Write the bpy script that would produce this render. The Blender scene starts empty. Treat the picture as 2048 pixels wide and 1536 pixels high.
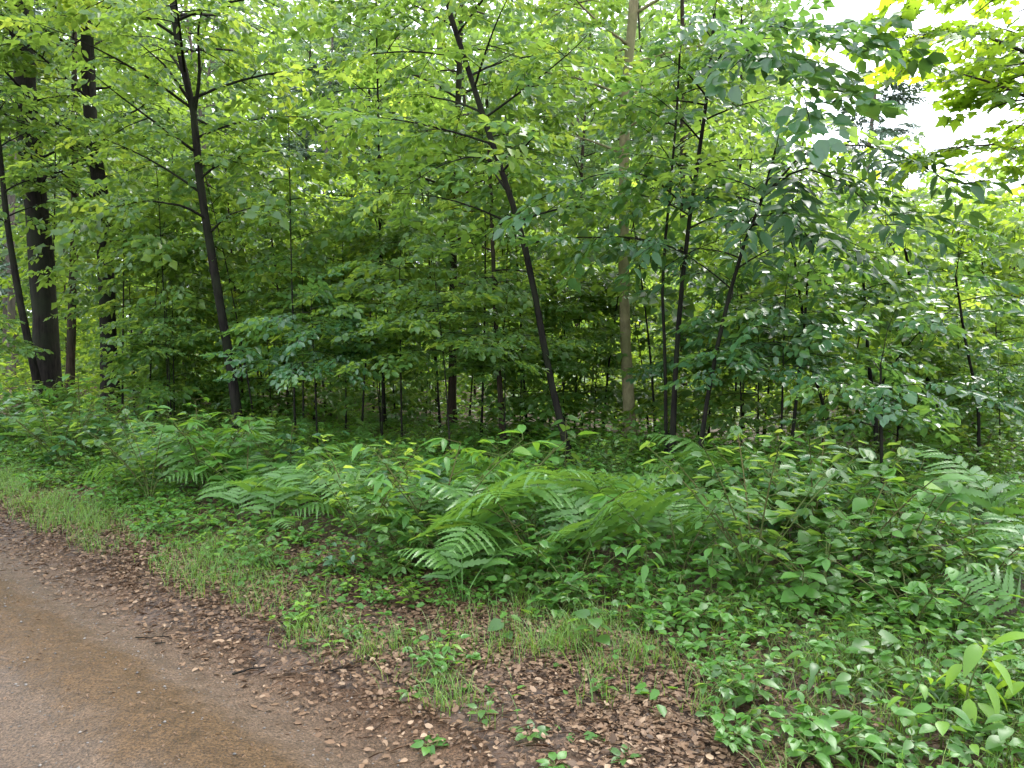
import bpy, math
import numpy as np
from mathutils import Matrix, Vector

# ------------------------------------------------------------------ camera, sky, sun, exposure
scene = bpy.context.scene
COL = scene.collection
CAM_H, PITCH, HFOV = 1.65, math.radians(4.0), math.radians(66.0)
FPX = 1024.0 / math.tan(HFOV / 2)                      # focal length in pixels of the 2048-wide photo
cam_d = bpy.data.cameras.new('camera'); cam_d.angle = HFOV; cam_d.clip_start = 0.05; cam_d.clip_end = 1500
cam = bpy.data.objects.new('camera', cam_d); COL.objects.link(cam)
cam.location = (0, 0, CAM_H); cam.rotation_euler = (math.radians(90) - PITCH, 0, 0)
scene.camera = cam

SUN_EL, SUN_AZ = math.radians(50), math.radians(42)    # azimuth from +Y towards +X
world = bpy.data.worlds.new('World'); scene.world = world; world.use_nodes = True
wn, wl = world.node_tree.nodes, world.node_tree.links
wn.clear()
sky = wn.new('ShaderNodeTexSky'); sky.sky_type = 'NISHITA'; sky.sun_disc = False
sky.sun_elevation = SUN_EL; sky.sun_rotation = SUN_AZ; sky.dust_density = 4.0; sky.air_density = 1.0
cloud = wn.new('ShaderNodeRGB'); cloud.outputs[0].default_value = (7.6, 8.3, 9.2, 1)   # even cloud deck
mixw = wn.new('ShaderNodeMix'); mixw.data_type = 'RGBA'; mixw.inputs[0].default_value = 0.9
bg = wn.new('ShaderNodeBackground'); bg.inputs[1].default_value = 0.10
wo = wn.new('ShaderNodeOutputWorld')
wl.new(sky.outputs[0], mixw.inputs[6]); wl.new(cloud.outputs[0], mixw.inputs[7])
wl.new(mixw.outputs[2], bg.inputs[0]); wl.new(bg.outputs[0], wo.inputs[0])

sun_d = bpy.data.lights.new('sun', 'SUN'); sun_d.energy = 1.5; sun_d.angle = math.radians(25); sun_d.color = (1, .97, .92)
sun = bpy.data.objects.new('sun', sun_d); COL.objects.link(sun)
sdir = Vector((math.sin(SUN_AZ) * math.cos(SUN_EL), math.cos(SUN_AZ) * math.cos(SUN_EL), math.sin(SUN_EL)))
sun.rotation_euler = (-sdir).to_track_quat('-Z', 'Y').to_euler()

vs = scene.view_settings
vs.view_transform = 'Standard'; vs.look = 'None'; vs.gamma = 1; vs.use_curve_mapping = False
vs.exposure = 2.2
scene.render.engine = 'CYCLES'
cy = scene.cycles
cy.max_bounces = 5; cy.diffuse_bounces = 3; cy.glossy_bounces = 1; cy.transmission_bounces = 4; cy.transparent_max_bounces = 4
cy.use_denoising = True
cy.caustics_reflective = False; cy.caustics_refractive = False
cy.use_adaptive_sampling = True; cy.adaptive_threshold = 0.02

rng = np.random.default_rng(11)
R_ = math.radians

def at(px, py, d):
    """photo pixel -> world point in the upright plane y = d"""
    u, v = (px - 1024) / FPX, -(py - 768) / FPX
    c, s = math.cos(PITCH), math.sin(PITCH)
    dy, dz = c + v * s, -s + v * c
    t = d / dy
    return np.array([u * t, d, CAM_H + dz * t])

def on_ground(px, py):
    u, v = (px - 1024) / FPX, -(py - 768) / FPX
    c, s = math.cos(PITCH), math.sin(PITCH)
    dy, dz = c + v * s, -s + v * c
    t = -CAM_H / dz
    return np.array([u * t, dy * t, 0.0])

def px_of(p):
    c, s = math.cos(PITCH), math.sin(PITCH)
    y, z = p[1], p[2] - CAM_H
    f = y * c - z * s; up = y * s + z * c
    return 1024 + FPX * p[0] / f, 768 - FPX * up / f

# ------------------------------------------------------------------ mesh helpers
def mesh(name, V, F, mat, tint=None, smooth=False, mat_ids=None):
    """V (n,3); F list of (m,k) index arrays"""
    me = bpy.data.meshes.new(name)
    V = np.asarray(V, dtype=np.float32)
    me.vertices.add(len(V)); me.vertices.foreach_set('co', V.ravel())
    F = [np.asarray(f, dtype=np.int32) for f in F if len(f)]
    loops = np.concatenate([f.ravel() for f in F])
    sizes = np.concatenate([np.full(len(f), f.shape[1], np.int32) for f in F])
    starts = np.concatenate([[0], np.cumsum(sizes)[:-1]]).astype(np.int32)
    me.loops.add(len(loops)); me.loops.foreach_set('vertex_index', loops)
    me.polygons.add(len(sizes)); me.polygons.foreach_set('loop_start', starts); me.polygons.foreach_set('loop_total', sizes)
    if smooth: me.polygons.foreach_set('use_smooth', np.ones(len(sizes), bool))
    mats = mat if isinstance(mat, (list, tuple)) else [mat]
    for m in mats: me.materials.append(m)
    if mat_ids is not None: me.polygons.foreach_set('material_index', np.asarray(mat_ids, np.int32))
    if tint is not None:
        a = me.attributes.new('tint', 'FLOAT', 'POINT'); a.data.foreach_set('value', np.asarray(tint, np.float32))
    me.update(calc_edges=True); me.validate()
    return me

def link(name, me, parent=None, loc=None, rot=None, scl=None):
    o = bpy.data.objects.new(name, me); COL.objects.link(o)
    if parent is not None: o.parent = parent
    if loc is not None: o.location = [float(v) for v in loc]
    if rot is not None: o.rotation_euler = rot
    if scl is not None: o.scale = (scl,) * 3 if np.isscalar(scl) else scl
    return o

def thing(name, label, cat, loc=(0, 0, 0), rz=0.0, group=None, scl=None, rot=None):
    o = link(name, None, None, loc, rot if rot is not None else (0, 0, rz), scl)
    o.empty_display_size = .1
    o['label'] = label; o['category'] = cat
    if group: o['group'] = group
    return o

def unit(a):
    a = np.asarray(a, float)
    return a / np.maximum(np.linalg.norm(a, axis=-1, keepdims=True), 1e-9)

def frames(d, n):
    """rows x,y,z: x along d, z near n"""
    x = unit(d); n = unit(n)
    y = unit(np.cross(n, x)); z = np.cross(x, y)
    return np.stack([x, y, z], axis=-2)

def stamp(T, F, O, M, S):
    """place template verts T with faces F at origins O, frames M, scales S"""
    n, k = len(O), len(T)
    V = np.einsum('kj,nji->nki', T, M) * np.asarray(S).reshape(n, 1, 1) + np.asarray(O)[:, None, :]
    off = (np.arange(n) * k).reshape(n, 1, 1)
    return V.reshape(-1, 3), [(f[None] + off).reshape(-1, f.shape[1]) for f in F]

class Bag:
    def __init__(s): s.V = []; s.F = {}; s.T = []; s.n = 0
    def add(s, V, F, tint=None):
        for f in F: s.F.setdefault(f.shape[1], []).append(f + s.n)
        s.V.append(V); s.n += len(V)
        s.T.append(np.zeros(len(V)) if tint is None else tint)
    def mesh(s, name, mat, smooth=False):
        return mesh(name, np.concatenate(s.V), [np.concatenate(v) for v in s.F.values()], mat, np.concatenate(s.T), smooth)

def tube(P, r, sides=6, cap=True):
    P = np.asarray(P, float); k = len(P); r = np.broadcast_to(np.asarray(r, float), (k,))
    t = unit(np.gradient(P, axis=0))
    ref = np.array([0, 0, 1.]) if abs(t[:, 2]).mean() < .8 else np.array([1., 0, 0])
    a = unit(np.cross(t, ref)); b = np.cross(t, a)
    an = np.linspace(0, 2 * math.pi, sides, endpoint=False)
    V = P[:, None] + r[:, None, None] * (np.cos(an)[None, :, None] * a[:, None] + np.sin(an)[None, :, None] * b[:, None])
    i = np.arange(k - 1)[:, None] * sides + np.arange(sides)[None]
    j = np.arange(k - 1)[:, None] * sides + (np.arange(sides)[None] + 1) % sides
    F = [np.stack([i, i + sides, j + sides, j], -1).reshape(-1, 4)]
    if cap: F.append(np.arange((k - 1) * sides, k * sides)[None])
    return V.reshape(-1, 3), F

def resample(pts, n):
    pts = np.asarray(pts, float); s = np.concatenate([[0], np.cumsum(np.linalg.norm(np.diff(pts, axis=0), axis=1))])
    t = np.linspace(0, s[-1], n)
    # smooth (Catmull-like) by averaging a dense linear version
    dense = np.stack([np.interp(np.linspace(0, s[-1], n * 6), s, pts[:, i]) for i in range(3)], 1)
    k = 9; pad = np.concatenate([np.repeat(dense[:1], k // 2, 0), dense, np.repeat(dense[-1:], k // 2, 0)])
    sm = np.stack([np.convolve(pad[:, i], np.ones(k) / k, 'valid') for i in range(3)], 1)
    sm[0] = pts[0]; sm[-1] = pts[-1]
    return sm[np.linspace(0, len(sm) - 1, n).round().astype(int)]

def wob(x, y, f=1.0, ph=0.0):
    return (np.sin(x * 1.7 * f + 1.3 + ph) * np.cos(y * 1.3 * f - .7 + ph) + .5 * np.sin(x * 3.9 * f + y * 2.7 * f + ph) + .3 * np.sin(-x * 6.1 * f + y * 7.3 * f + 2 * ph)) / 1.8

# ------------------------------------------------------------------ leaf shapes: x along the leaf (0..1), z up
def leaf_pointed(w=.27, n=2, fold=.07, droop=.14):
    """n=1: four corners, n=2: six, n>=4 rounded; two halves folded on the midrib"""
    if n == 1:
        T = np.array([[0, 0, 0], [.42, w, fold], [1, 0, -droop], [.42, -w, fold]])
        return T, [np.array([[0, 2, 1], [0, 3, 2]])]
    if n == 2:
        T = np.array([[0, 0, 0], [.25, w * .9, fold], [.66, w * .82, fold - droop * .4], [1, 0, -droop], [.66, -w * .82, fold - droop * .4], [.25, -w * .9, fold]])
        return T, [np.array([[0, 3, 2, 1], [0, 5, 4, 3]])]
    t = np.linspace(0, 1, n + 1); prof = w * np.sin(np.pi * np.clip(t, 0, 1) ** .8) ** .85 * (1 - .15 * t); prof[0] = prof[-1] = .004
    z = -droop * t ** 2
    mid = np.stack([t, 0 * t, z], 1); L = np.stack([t, prof, z + fold * prof / w], 1); Rr = L * [1, -1, 1]
    T = np.concatenate([mid, L, Rr]); m = n + 1; i = np.arange(n)
    return T, [np.concatenate([np.stack([i, i + 1, m + i + 1, m + i], 1), np.stack([i, 2 * m + i, 2 * m + i + 1, i + 1], 1)])]

def leaf_heart(n=7, fold=.06, droop=.2):
    t = np.linspace(0, 1, n + 1)
    prof = .46 * np.sin(np.pi * np.clip(t * .93 + .07, 0, 1) ** .62); prof[0] = .18; prof[-1] = .004
    z = -droop * t ** 2
    back = np.where(t < .05, -.12, 0)
    mid = np.stack([t, 0 * t, z], 1); L = np.stack([t + back, prof, z + fold * prof / .46], 1); Rr = L * [1, -1, 1]
    T = np.concatenate([mid, L, Rr]); m = n + 1; i = np.arange(n)
    return T, [np.concatenate([np.stack([i, i + 1, m + i + 1, m + i], 1), np.stack([i, 2 * m + i, 2 * m + i + 1, i + 1], 1)])]

def leaf_maple():
    a = [(0, 0), (.12, .28), (.02, .40), (.30, .30), (.50, .52), (.52, .24), (1, 0)]
    up = np.array(a); T = [[.15, 0, 0]] + [[x, y, .05 * y - .12 * x * x] for x, y in a] + [[x, -y, .05 * y - .12 * x * x] for x, y in a[-2:0:-1]]
    T = np.array(T); n = len(T) - 1
    c = [[0, 1 + (k + 1) % n, 1 + k] for k in range(n)]
    T[0] = [.3, 0, -.01]
    return T, [np.array(c)]

# ------------------------------------------------------------------ materials
def nodes(name):
    m = bpy.data.materials.new(name); m.use_nodes = True
    nt = m.node_tree; nt.nodes.clear()
    return m, nt.nodes, nt.links

def ramp(N, stops):
    r = N.new('ShaderNodeValToRGB'); e = r.color_ramp.elements
    while len(e) < len(stops): e.new(.5)
    for k, (p, c) in zip(e, stops): k.position = p; k.color = (*c, 1)
    return r

def leaf_mat(name, dark, mid, young, trans=(.16, .30, .03), fac=.42, rough=.38, spec=.5):
    m, N, L = nodes(name)
    at_ = N.new('ShaderNodeAttribute'); at_.attribute_name = 'tint'
    oi = N.new('ShaderNodeObjectInfo')
    ad = N.new('ShaderNodeMath'); ad.operation = 'MULTIPLY_ADD'; ad.inputs[1].default_value = .34
    L.new(oi.outputs['Random'], ad.inputs[0]); L.new(at_.outputs['Fac'], ad.inputs[2])
    sb = N.new('ShaderNodeMath'); sb.operation = 'SUBTRACT'; sb.inputs[1].default_value = .17; L.new(ad.outputs[0], sb.inputs[0])
    r = ramp(N, [(0, dark), (.55, mid), (.85, mid), (1, young)]); L.new(sb.outputs[0], r.inputs[0])
    t2 = ramp(N, [(0, tuple(c * .7 for c in trans)), (.7, trans), (1, (trans[0] * 1.7, trans[1] * 1.35, trans[2] * 1.2))]); L.new(sb.outputs[0], t2.inputs[0])
    p = N.new('ShaderNodeBsdfPrincipled'); p.inputs['Roughness'].default_value = rough; p.inputs['Specular IOR Level'].default_value = spec
    L.new(r.outputs[0], p.inputs['Base Color'])
    t = N.new('ShaderNodeBsdfTranslucent'); L.new(t2.outputs[0], t.inputs[0])
    mx = N.new('ShaderNodeMixShader'); mx.inputs[0].default_value = fac
    L.new(p.outputs[0], mx.inputs[1]); L.new(t.outputs[0], mx.inputs[2])
    o = N.new('ShaderNodeOutputMaterial'); L.new(mx.outputs[0], o.inputs[0])
    return m

M_BEECH = leaf_mat('beech leaf', (.038, .095, .028), (.078, .168, .040), (.16, .25, .042), (.30, .45, .055), .52, .34, .65)
M_WET = leaf_mat('wet dark leaf', (.028, .085, .036), (.050, .135, .052), (.10, .20, .05), (.18, .34, .05), .42, .28, .75)
M_LIGHT = leaf_mat('light green leaf', (.042, .110, .028), (.078, .175, .038), (.16, .26, .042), (.28, .44, .06), .5, .36, .5)
M_YOUNG = leaf_mat('young yellow green leaf', (.10, .21, .026), (.15, .28, .03), (.23, .34, .04), (.28, .44, .03), .42, .42, .4)
M_MAPLE = leaf_mat('maple leaf', (.05, .125, .02), (.085, .18, .024), (.14, .23, .025), (.36, .54, .03), .55)
M_FERN = leaf_mat('fern frond', (.052, .135, .030), (.090, .205, .038), (.17, .28, .038), (.20, .36, .04), .38, .36, .5)
M_SHRUB = leaf_mat('undergrowth leaf', (.038, .115, .024), (.080, .200, .034), (.19, .31, .034), (.23, .42, .035), .42, .38, .38)
M_GRASS = leaf_mat('grass blade', (.07, .16, .025), (.11, .22, .03), (.19, .28, .04), (.2, .34, .04), .38, .42)
M_GLOW = leaf_mat('backlit glow thicket leaf', (.06, .14, .026), (.10, .20, .032), (.19, .29, .038), (.38, .54, .045), .55, .4)  # yellow-green glow of backlit foliage put into the leaf colour
M_DARK = leaf_mat('silhouette drooping leaf', (.022, .066, .024), (.038, .102, .034), (.08, .16, .035), (.10, .20, .03), .36, .42, .35)  # dark green, deepened with the shade of backlit silhouettes painted in
M_PINE = leaf_mat('pine needle', (.05, .095, .06), (.075, .13, .075), (.10, .16, .08), (.08, .13, .05), .22, .5)
M_FAR = leaf_mat('far foliage', (.055, .120, .050), (.09, .170, .065), (.15, .24, .07), (.24, .37, .09), .48, .5)
M_LITTER = leaf_mat('dead leaf', (.030, .018, .011), (.142, .084, .047), (.32, .225, .145), (.16, .08, .04), .06, .6, .25)

def bark_mat(name, c0, c1, c2, scale=9.0, stretch=.18, bump=.5):
    m, N, L = nodes(name)
    tc = N.new('ShaderNodeTexCoord'); mp = N.new('ShaderNodeMapping'); mp.inputs['Scale'].default_value = (1, 1, stretch)
    L.new(tc.outputs['Object'], mp.inputs[0])
    n1 = N.new('ShaderNodeTexNoise'); n1.inputs['Scale'].default_value = scale * 3; n1.inputs['Detail'].default_value = 6; n1.inputs['Roughness'].default_value = .65
    L.new(mp.outputs[0], n1.inputs[0])
    n2 = N.new('ShaderNodeTexNoise'); n2.inputs['Scale'].default_value = 1.6; n2.inputs['Detail'].default_value = 4; L.new(tc.outputs['Object'], n2.inputs[0])
    r = ramp(N, [(.3, c0), (.6, c1)]); L.new(n1.outputs[0], r.inputs[0])
    r2 = ramp(N, [(.45, (0, 0, 0)), (.65, (1, 1, 1))]); L.new(n2.outputs[0], r2.inputs[0])
    mx = N.new('ShaderNodeMix'); mx.data_type = 'RGBA'; L.new(r2.outputs[0], mx.inputs[0]); L.new(r.outputs[0], mx.inputs[6]); mx.inputs[7].default_value = (*c2, 1)
    p = N.new('ShaderNodeBsdfPrincipled'); p.inputs['Roughness'].default_value = .9; p.inputs['Specular IOR Level'].default_value = .06; L.new(mx.outputs[2], p.inputs['Base Color'])
    b = N.new('ShaderNodeBump'); b.inputs['Strength'].default_value = bump; b.inputs['Distance'].default_value = .02; L.new(n1.outputs[0], b.inputs['Height']); L.new(b.outputs[0], p.inputs['Normal'])
    o = N.new('ShaderNodeOutputMaterial'); L.new(p.outputs[0], o.inputs[0])
    return m

B_DARK = bark_mat('wet dark bark', (.004, .004, .004), (.022, .019, .016), (.020, .024, .014))
B_BROWN = bark_mat('brown bark', (.015, .011, .008), (.055, .04, .03), (.03, .034, .02))
B_PALE = bark_mat('pale smooth bark', (.12, .105, .06), (.25, .215, .125), (.16, .165, .075), 5, .5, .2)
B_GREY = bark_mat('grey far bark', (.07, .055, .05), (.15, .12, .105), (.09, .085, .065))
B_STEM = bark_mat('green stem', (.05, .07, .02), (.10, .13, .04), (.09, .06, .03), 20, .3, .1)

# ------------------------------------------------------------------ ground: local track frame. s = distance across the track towards the wood, q = along it
TN = np.array([.65, .76]); TN /= np.linalg.norm(TN); TD = np.array([TN[1], -TN[0]])
S_LEFT_RUT, S_MID, S_RUT, S_TRACK, S_VEG = 1.22, 1.62, 2.12, 2.16, 2.95
K_ = CAM_H / 1.6
def sq(x, y): return (x * TN[0] + y * TN[1]) / K_, x * TD[0] + y * TD[1]

def gz(x, y):
    x = np.asarray(x, float); y = np.asarray(y, float)
    s, q = sq(x, y)
    z = .025 * wob(x, y, .8) + .012 * wob(x, y, 3.0, 1.0)
    rut = np.exp(-((s - 1.9) / .22) ** 2) + np.exp(-((s - .75) / .3) ** 2)
    z = z * np.clip((s - 1.7) / 1.0, .35, 1) - .06 * rut + .03 * np.exp(-((s - 1.42) / .2) ** 2)
    z += .06 * np.clip((s - 2.3) / .9, 0, 1)
    far = np.clip((np.hypot(x, y) - 8) / 20, 0, 1)
    z += far * .18 * wob(x, y, .16, 2.0)
    return z

def se(x, y): return sq(x, y)[0] - .38 * np.maximum(0, np.asarray(x) + 1)

def ground_sheet():
    g = np.concatenate([-np.geomspace(900, 14, 16), np.linspace(-12, 12, 161), np.geomspace(14, 900, 16)])
    gy = np.concatenate([-np.geomspace(900, 6, 10), np.linspace(-4, 18, 149), np.geomspace(19, 900, 20)])
    X, Y = np.meshgrid(g, gy); Z = gz(X, Y) - .004
    nx, ny = len(g), len(gy)
    i = (np.arange(ny - 1)[:, None] * nx + np.arange(nx - 1)[None]).ravel()
    F = np.stack([i, i + 1, i + nx + 1, i + nx], 1)
    return np.stack([X, Y, Z], -1).reshape(-1, 3), F

def soil_mat():
    m, N, L = nodes('forest soil and litter')
    tc = N.new('ShaderNodeTexCoord')
    v = N.new('ShaderNodeTexVoronoi'); v.inputs['Scale'].default_value = 26; v.inputs['Randomness'].default_value = 1; L.new(tc.outputs['Object'], v.inputs[0])
    n = N.new('ShaderNodeTexNoise'); n.inputs['Scale'].default_value = 45; n.inputs['Detail'].default_value = 8; n.inputs['Roughness'].default_value = .7; L.new(tc.outputs['Object'], n.inputs[0])
    hs = N.new('ShaderNodeSeparateColor'); L.new(v.outputs['Color'], hs.inputs[0])
    r = ramp(N, [(0, (.012, .008, .006)), (.4, (.045, .026, .016)), (.75, (.09, .05, .028)), (1, (.16, .1, .06))]); L.new(hs.outputs[0], r.inputs[0])
    r2 = ramp(N, [(.35, (.025, .016, .011)), (.6, (.11, .06, .034))]); L.new(n.outputs[0], r2.inputs[0])
    mx = N.new('ShaderNodeMix'); mx.data_type = 'RGBA'; mx.inputs[0].default_value = .5; L.new(r.outputs[0], mx.inputs[6]); L.new(r2.outputs[0], mx.inputs[7])
    p = N.new('ShaderNodeBsdfPrincipled'); p.inputs['Roughness'].default_value = .7; L.new(mx.outputs[2], p.inputs['Base Color'])
    b = N.new('ShaderNodeBump'); b.inputs['Strength'].default_value = .8; b.inputs['Distance'].default_value = .02; L.new(n.outputs[0], b.inputs['Height']); L.new(b.outputs[0], p.inputs['Normal'])
    o = N.new('ShaderNodeOutputMaterial'); L.new(p.outputs[0], o.inputs[0])
    return m

def track_mat():
    m, N, L = nodes('wet gravel track')
    tc = N.new('ShaderNodeTexCoord')
    at_ = N.new('ShaderNodeAttribute'); at_.attribute_name = 'tint'       # distance across the track
    n0 = N.new('ShaderNodeTexNoise'); n0.inputs['Scale'].default_value = 3.5; n0.inputs['Detail'].default_value = 7; n0.inputs['Roughness'].default_value = .7; L.new(tc.outputs['Object'], n0.inputs[0])
    ma = N.new('ShaderNodeMath'); ma.operation = 'MULTIPLY_ADD'; ma.inputs[1].default_value = .55; L.new(n0.outputs[0], ma.inputs[0]); L.new(at_.outputs['Fac'], ma.inputs[2])
    s2 = N.new('ShaderNodeMath'); s2.operation = 'SUBTRACT'; s2.inputs[1].default_value = .275; L.new(ma.outputs[0], s2.inputs[0])
    mr = N.new('ShaderNodeMapRange'); mr.inputs[1].default_value = 0; mr.inputs[2].default_value = 2.6; L.new(s2.outputs[0], mr.inputs[0])
    grey, moss, edge = (.160, .110, .075), (.124, .073, .033), (.135, .078, .045)
    band = ramp(N, [(0, grey), (1.14 / 2.6, grey), (1.30 / 2.6, moss), (1.56 / 2.6, moss), (1.70 / 2.6, grey), (1.95 / 2.6, (.148, .096, .062)), (2.1 / 2.6, edge), (1, edge)]); L.new(mr.outputs[0], band.inputs[0])
    n1 = N.new('ShaderNodeTexNoise'); n1.inputs['Scale'].default_value = 95; n1.inputs['Detail'].default_value = 5; n1.inputs['Roughness'].default_value = .75; L.new(tc.outputs['Object'], n1.inputs[0])
    r1 = ramp(N, [(.38, (.4, .39, .38)), (.5, (.95, .95, .95)), (.62, (1.75, 1.7, 1.65))]); L.new(n1.outputs[0], r1.inputs[0])
    mx = N.new('ShaderNodeMix'); mx.data_type = 'RGBA'; mx.blend_type = 'MULTIPLY'; mx.inputs[0].default_value = 1; L.new(band.outputs[0], mx.inputs[6]); L.new(r1.outputs[0], mx.inputs[7])
    n2 = N.new('ShaderNodeTexNoise'); n2.inputs['Scale'].default_value = 11; n2.inputs['Detail'].default_value = 6; n2.inputs['Roughness'].default_value = .7; L.new(tc.outputs['Object'], n2.inputs[0])
    r2 = ramp(N, [(.3, (.68, .66, .62)), (.7, (1.22, 1.2, 1.16))]); L.new(n2.outputs[0], r2.inputs[0])
    m2 = N.new('ShaderNodeMix'); m2.data_type = 'RGBA'; m2.blend_type = 'MULTIPLY'; m2.inputs[0].default_value = 1; L.new(mx.outputs[2], m2.inputs[6]); L.new(r2.outputs[0], m2.inputs[7])
    p = N.new('ShaderNodeBsdfPrincipled'); p.inputs['Specular IOR Level'].default_value = .28; L.new(m2.outputs[2], p.inputs['Base Color'])
    rr = N.new('ShaderNodeMapRange'); rr.inputs[1].default_value = .35; rr.inputs[2].default_value = .65; rr.inputs[3].default_value = .42; rr.inputs[4].default_value = .75; L.new(n2.outputs[0], rr.inputs[0]); L.new(rr.outputs[0], p.inputs['Roughness'])
    b = N.new('ShaderNodeBump'); b.inputs['Strength'].default_value = 1.0; b.inputs['Distance'].default_value = .035; L.new(n1.outputs[0], b.inputs['Height']); L.new(b.outputs[0], p.inputs['Normal'])
    o = N.new('ShaderNodeOutputMaterial'); L.new(p.outputs[0], o.inputs[0])
    return m

gV, gF = ground_sheet()
floor_o = link('forest_floor', mesh('forest_floor', gV, [gF], soil_mat(), smooth=True)); floor_o['kind'] = 'structure'
floor_o['label'] = 'brown forest floor of wet soil and old leaves'
# the track: a sheet a little above the ground, from behind the camera to far off, with a ragged edge
q = np.concatenate([np.linspace(-40, -12, 15), np.linspace(-11.8, 9, 260), np.linspace(10, 30, 10)])
s_ = np.linspace(-1.2, 1, 45)
Q, A = np.meshgrid(q, s_, indexing='ij')
edge = 2.12 + .10 * np.sin(Q * 1.9) + .07 * np.sin(Q * 4.7 + 1) + .05 * np.sin(Q * 11.3)
S = np.where(A > 0, A * edge, A * 2.0) * K_
X, Y = S * TN[0] + Q * TD[0], S * TN[1] + Q * TD[1]
Zt = gz(X, Y) + .006 - .008 * np.clip((A - .93) / .07, 0, 1) + .004 * wob(X, Y, 6)
nq, ns = Q.shape; i = (np.arange(nq - 1)[:, None] * ns + np.arange(ns - 1)[None]).ravel()
tV = np.stack([X, Y, Zt], -1).reshape(-1, 3)
track = link('dirt_track', mesh('dirt_track', tV, [np.stack([i, i + ns, i + ns + 1, i + 1], 1)], track_mat(), (S / K_).ravel(), True)); track['kind'] = 'structure'
track['label'] = 'wet gravel track with two grey ruts and a mossy brown centre strip'

# ------------------------------------------------------------------ sprays: flat leafy twigs, x outwards, z up, length 1
def spray(seed, leaf, size=.2, nodes_=7, side=.36, per=3, tilt=.5, curl=.22):
    R = np.random.default_rng(seed); T, F = leaf
    O, D, Nn, S = [], [], [], []
    def put(p, d, s):
        n = unit(np.array([R.normal(0, tilt), R.normal(0, tilt), 1.0])); O.append(p); D.append(np.array([d[0], d[1], d[2] if len(d) > 2 else -.3 + R.normal(0, .3)])); Nn.append(n); S.append(s)
    for k in range(nodes_):
        t = .12 + .85 * k / (nodes_ - 1); p = np.array([t, 0, -curl * t * t]); sg = 1 if k % 2 else -1
        a = sg * R.uniform(.7, 1.1)
        if t < .85:
            l = side * (1.15 - .6 * t) * R.uniform(.7, 1.2)
            for m in range(per):
                u = (m + 1) / per; pp = p + l * u * np.array([math.cos(a), math.sin(a), -.25 * u])
                b = a + (0 if m == per - 1 else (1 if m % 2 else -1) * R.uniform(.5, .95))
                put(pp, (math.cos(b), math.sin(b)), size * R.uniform(.65, 1.15))
        b = -a * R.uniform(.7, 1.2); put(p, (math.cos(b), math.sin(b)), size * R.uniform(.7, 1.15))
    put(np.array([1, 0, -curl]), (1, R.normal(0, .2)), size * 1.1)
    V, FF = stamp(T, F, np.array(O), frames(np.array(D), np.array(Nn)), S)
    return V, FF, len(O), len(T)

LEAF2, LEAF1 = leaf_pointed(n=2, w=.33), leaf_pointed(n=1, w=.36)
NEEDLE = leaf_pointed(n=1, w=.16, fold=0, droop=.05)
SPRAYS = {
    'beech': [spray(k, LEAF2, .228) for k in range(6)],
    'coarse': [spray(20 + k, LEAF1, .27, 6, .36, 2) for k in range(5)],
    'big': [spray(40 + k, leaf_pointed(.2, 4, .06, .22), .34, 6, .2, 1, .45, .35) for k in range(5)],
    'maple': [spray(60 + k, leaf_maple(), .27, 6, .34, 2, .4) for k in range(4)],
    'pine': [spray(80 + k, NEEDLE, .3, 12, .3, 5, .8, .1) for k in range(3)],
}
TWIG = (np.array([[0, .008, 0], [0, -.004, .007], [0, -.004, -.007], [.5, .006, -.045], [.5, -.003, -.04], [.5, -.003, -.05], [1, 0, -.18]]),
        [np.array([[0, 1, 4, 3], [1, 2, 5, 4], [2, 0, 3, 5]]), np.array([[3, 4, 6], [4, 5, 6], [5, 3, 6]])])

def leaves_into(bag, kind, O, D, U, S, R, young=.12):
    O, D, U, S = map(np.asarray, (O, D, U, S)); var = SPRAYS[kind]; pick = R.integers(0, len(var), len(O))
    M = frames(D, U)
    for k, (V, F, nl, kl) in enumerate(var):
        w = np.where(pick == k)[0]
        if not len(w): continue
        VV, FF = stamp(V, F, O[w], M[w], S[w])
        base = np.clip(R.normal(.45, .13, len(w)), 0, 1)[:, None] + R.normal(0, .13, (len(w), nl))
        base += (R.uniform(0, 1, (len(w), 1)) < young) * .4
        bag.add(VV, FF, np.repeat(np.clip(base, 0, 1).ravel(), kl))

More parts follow.
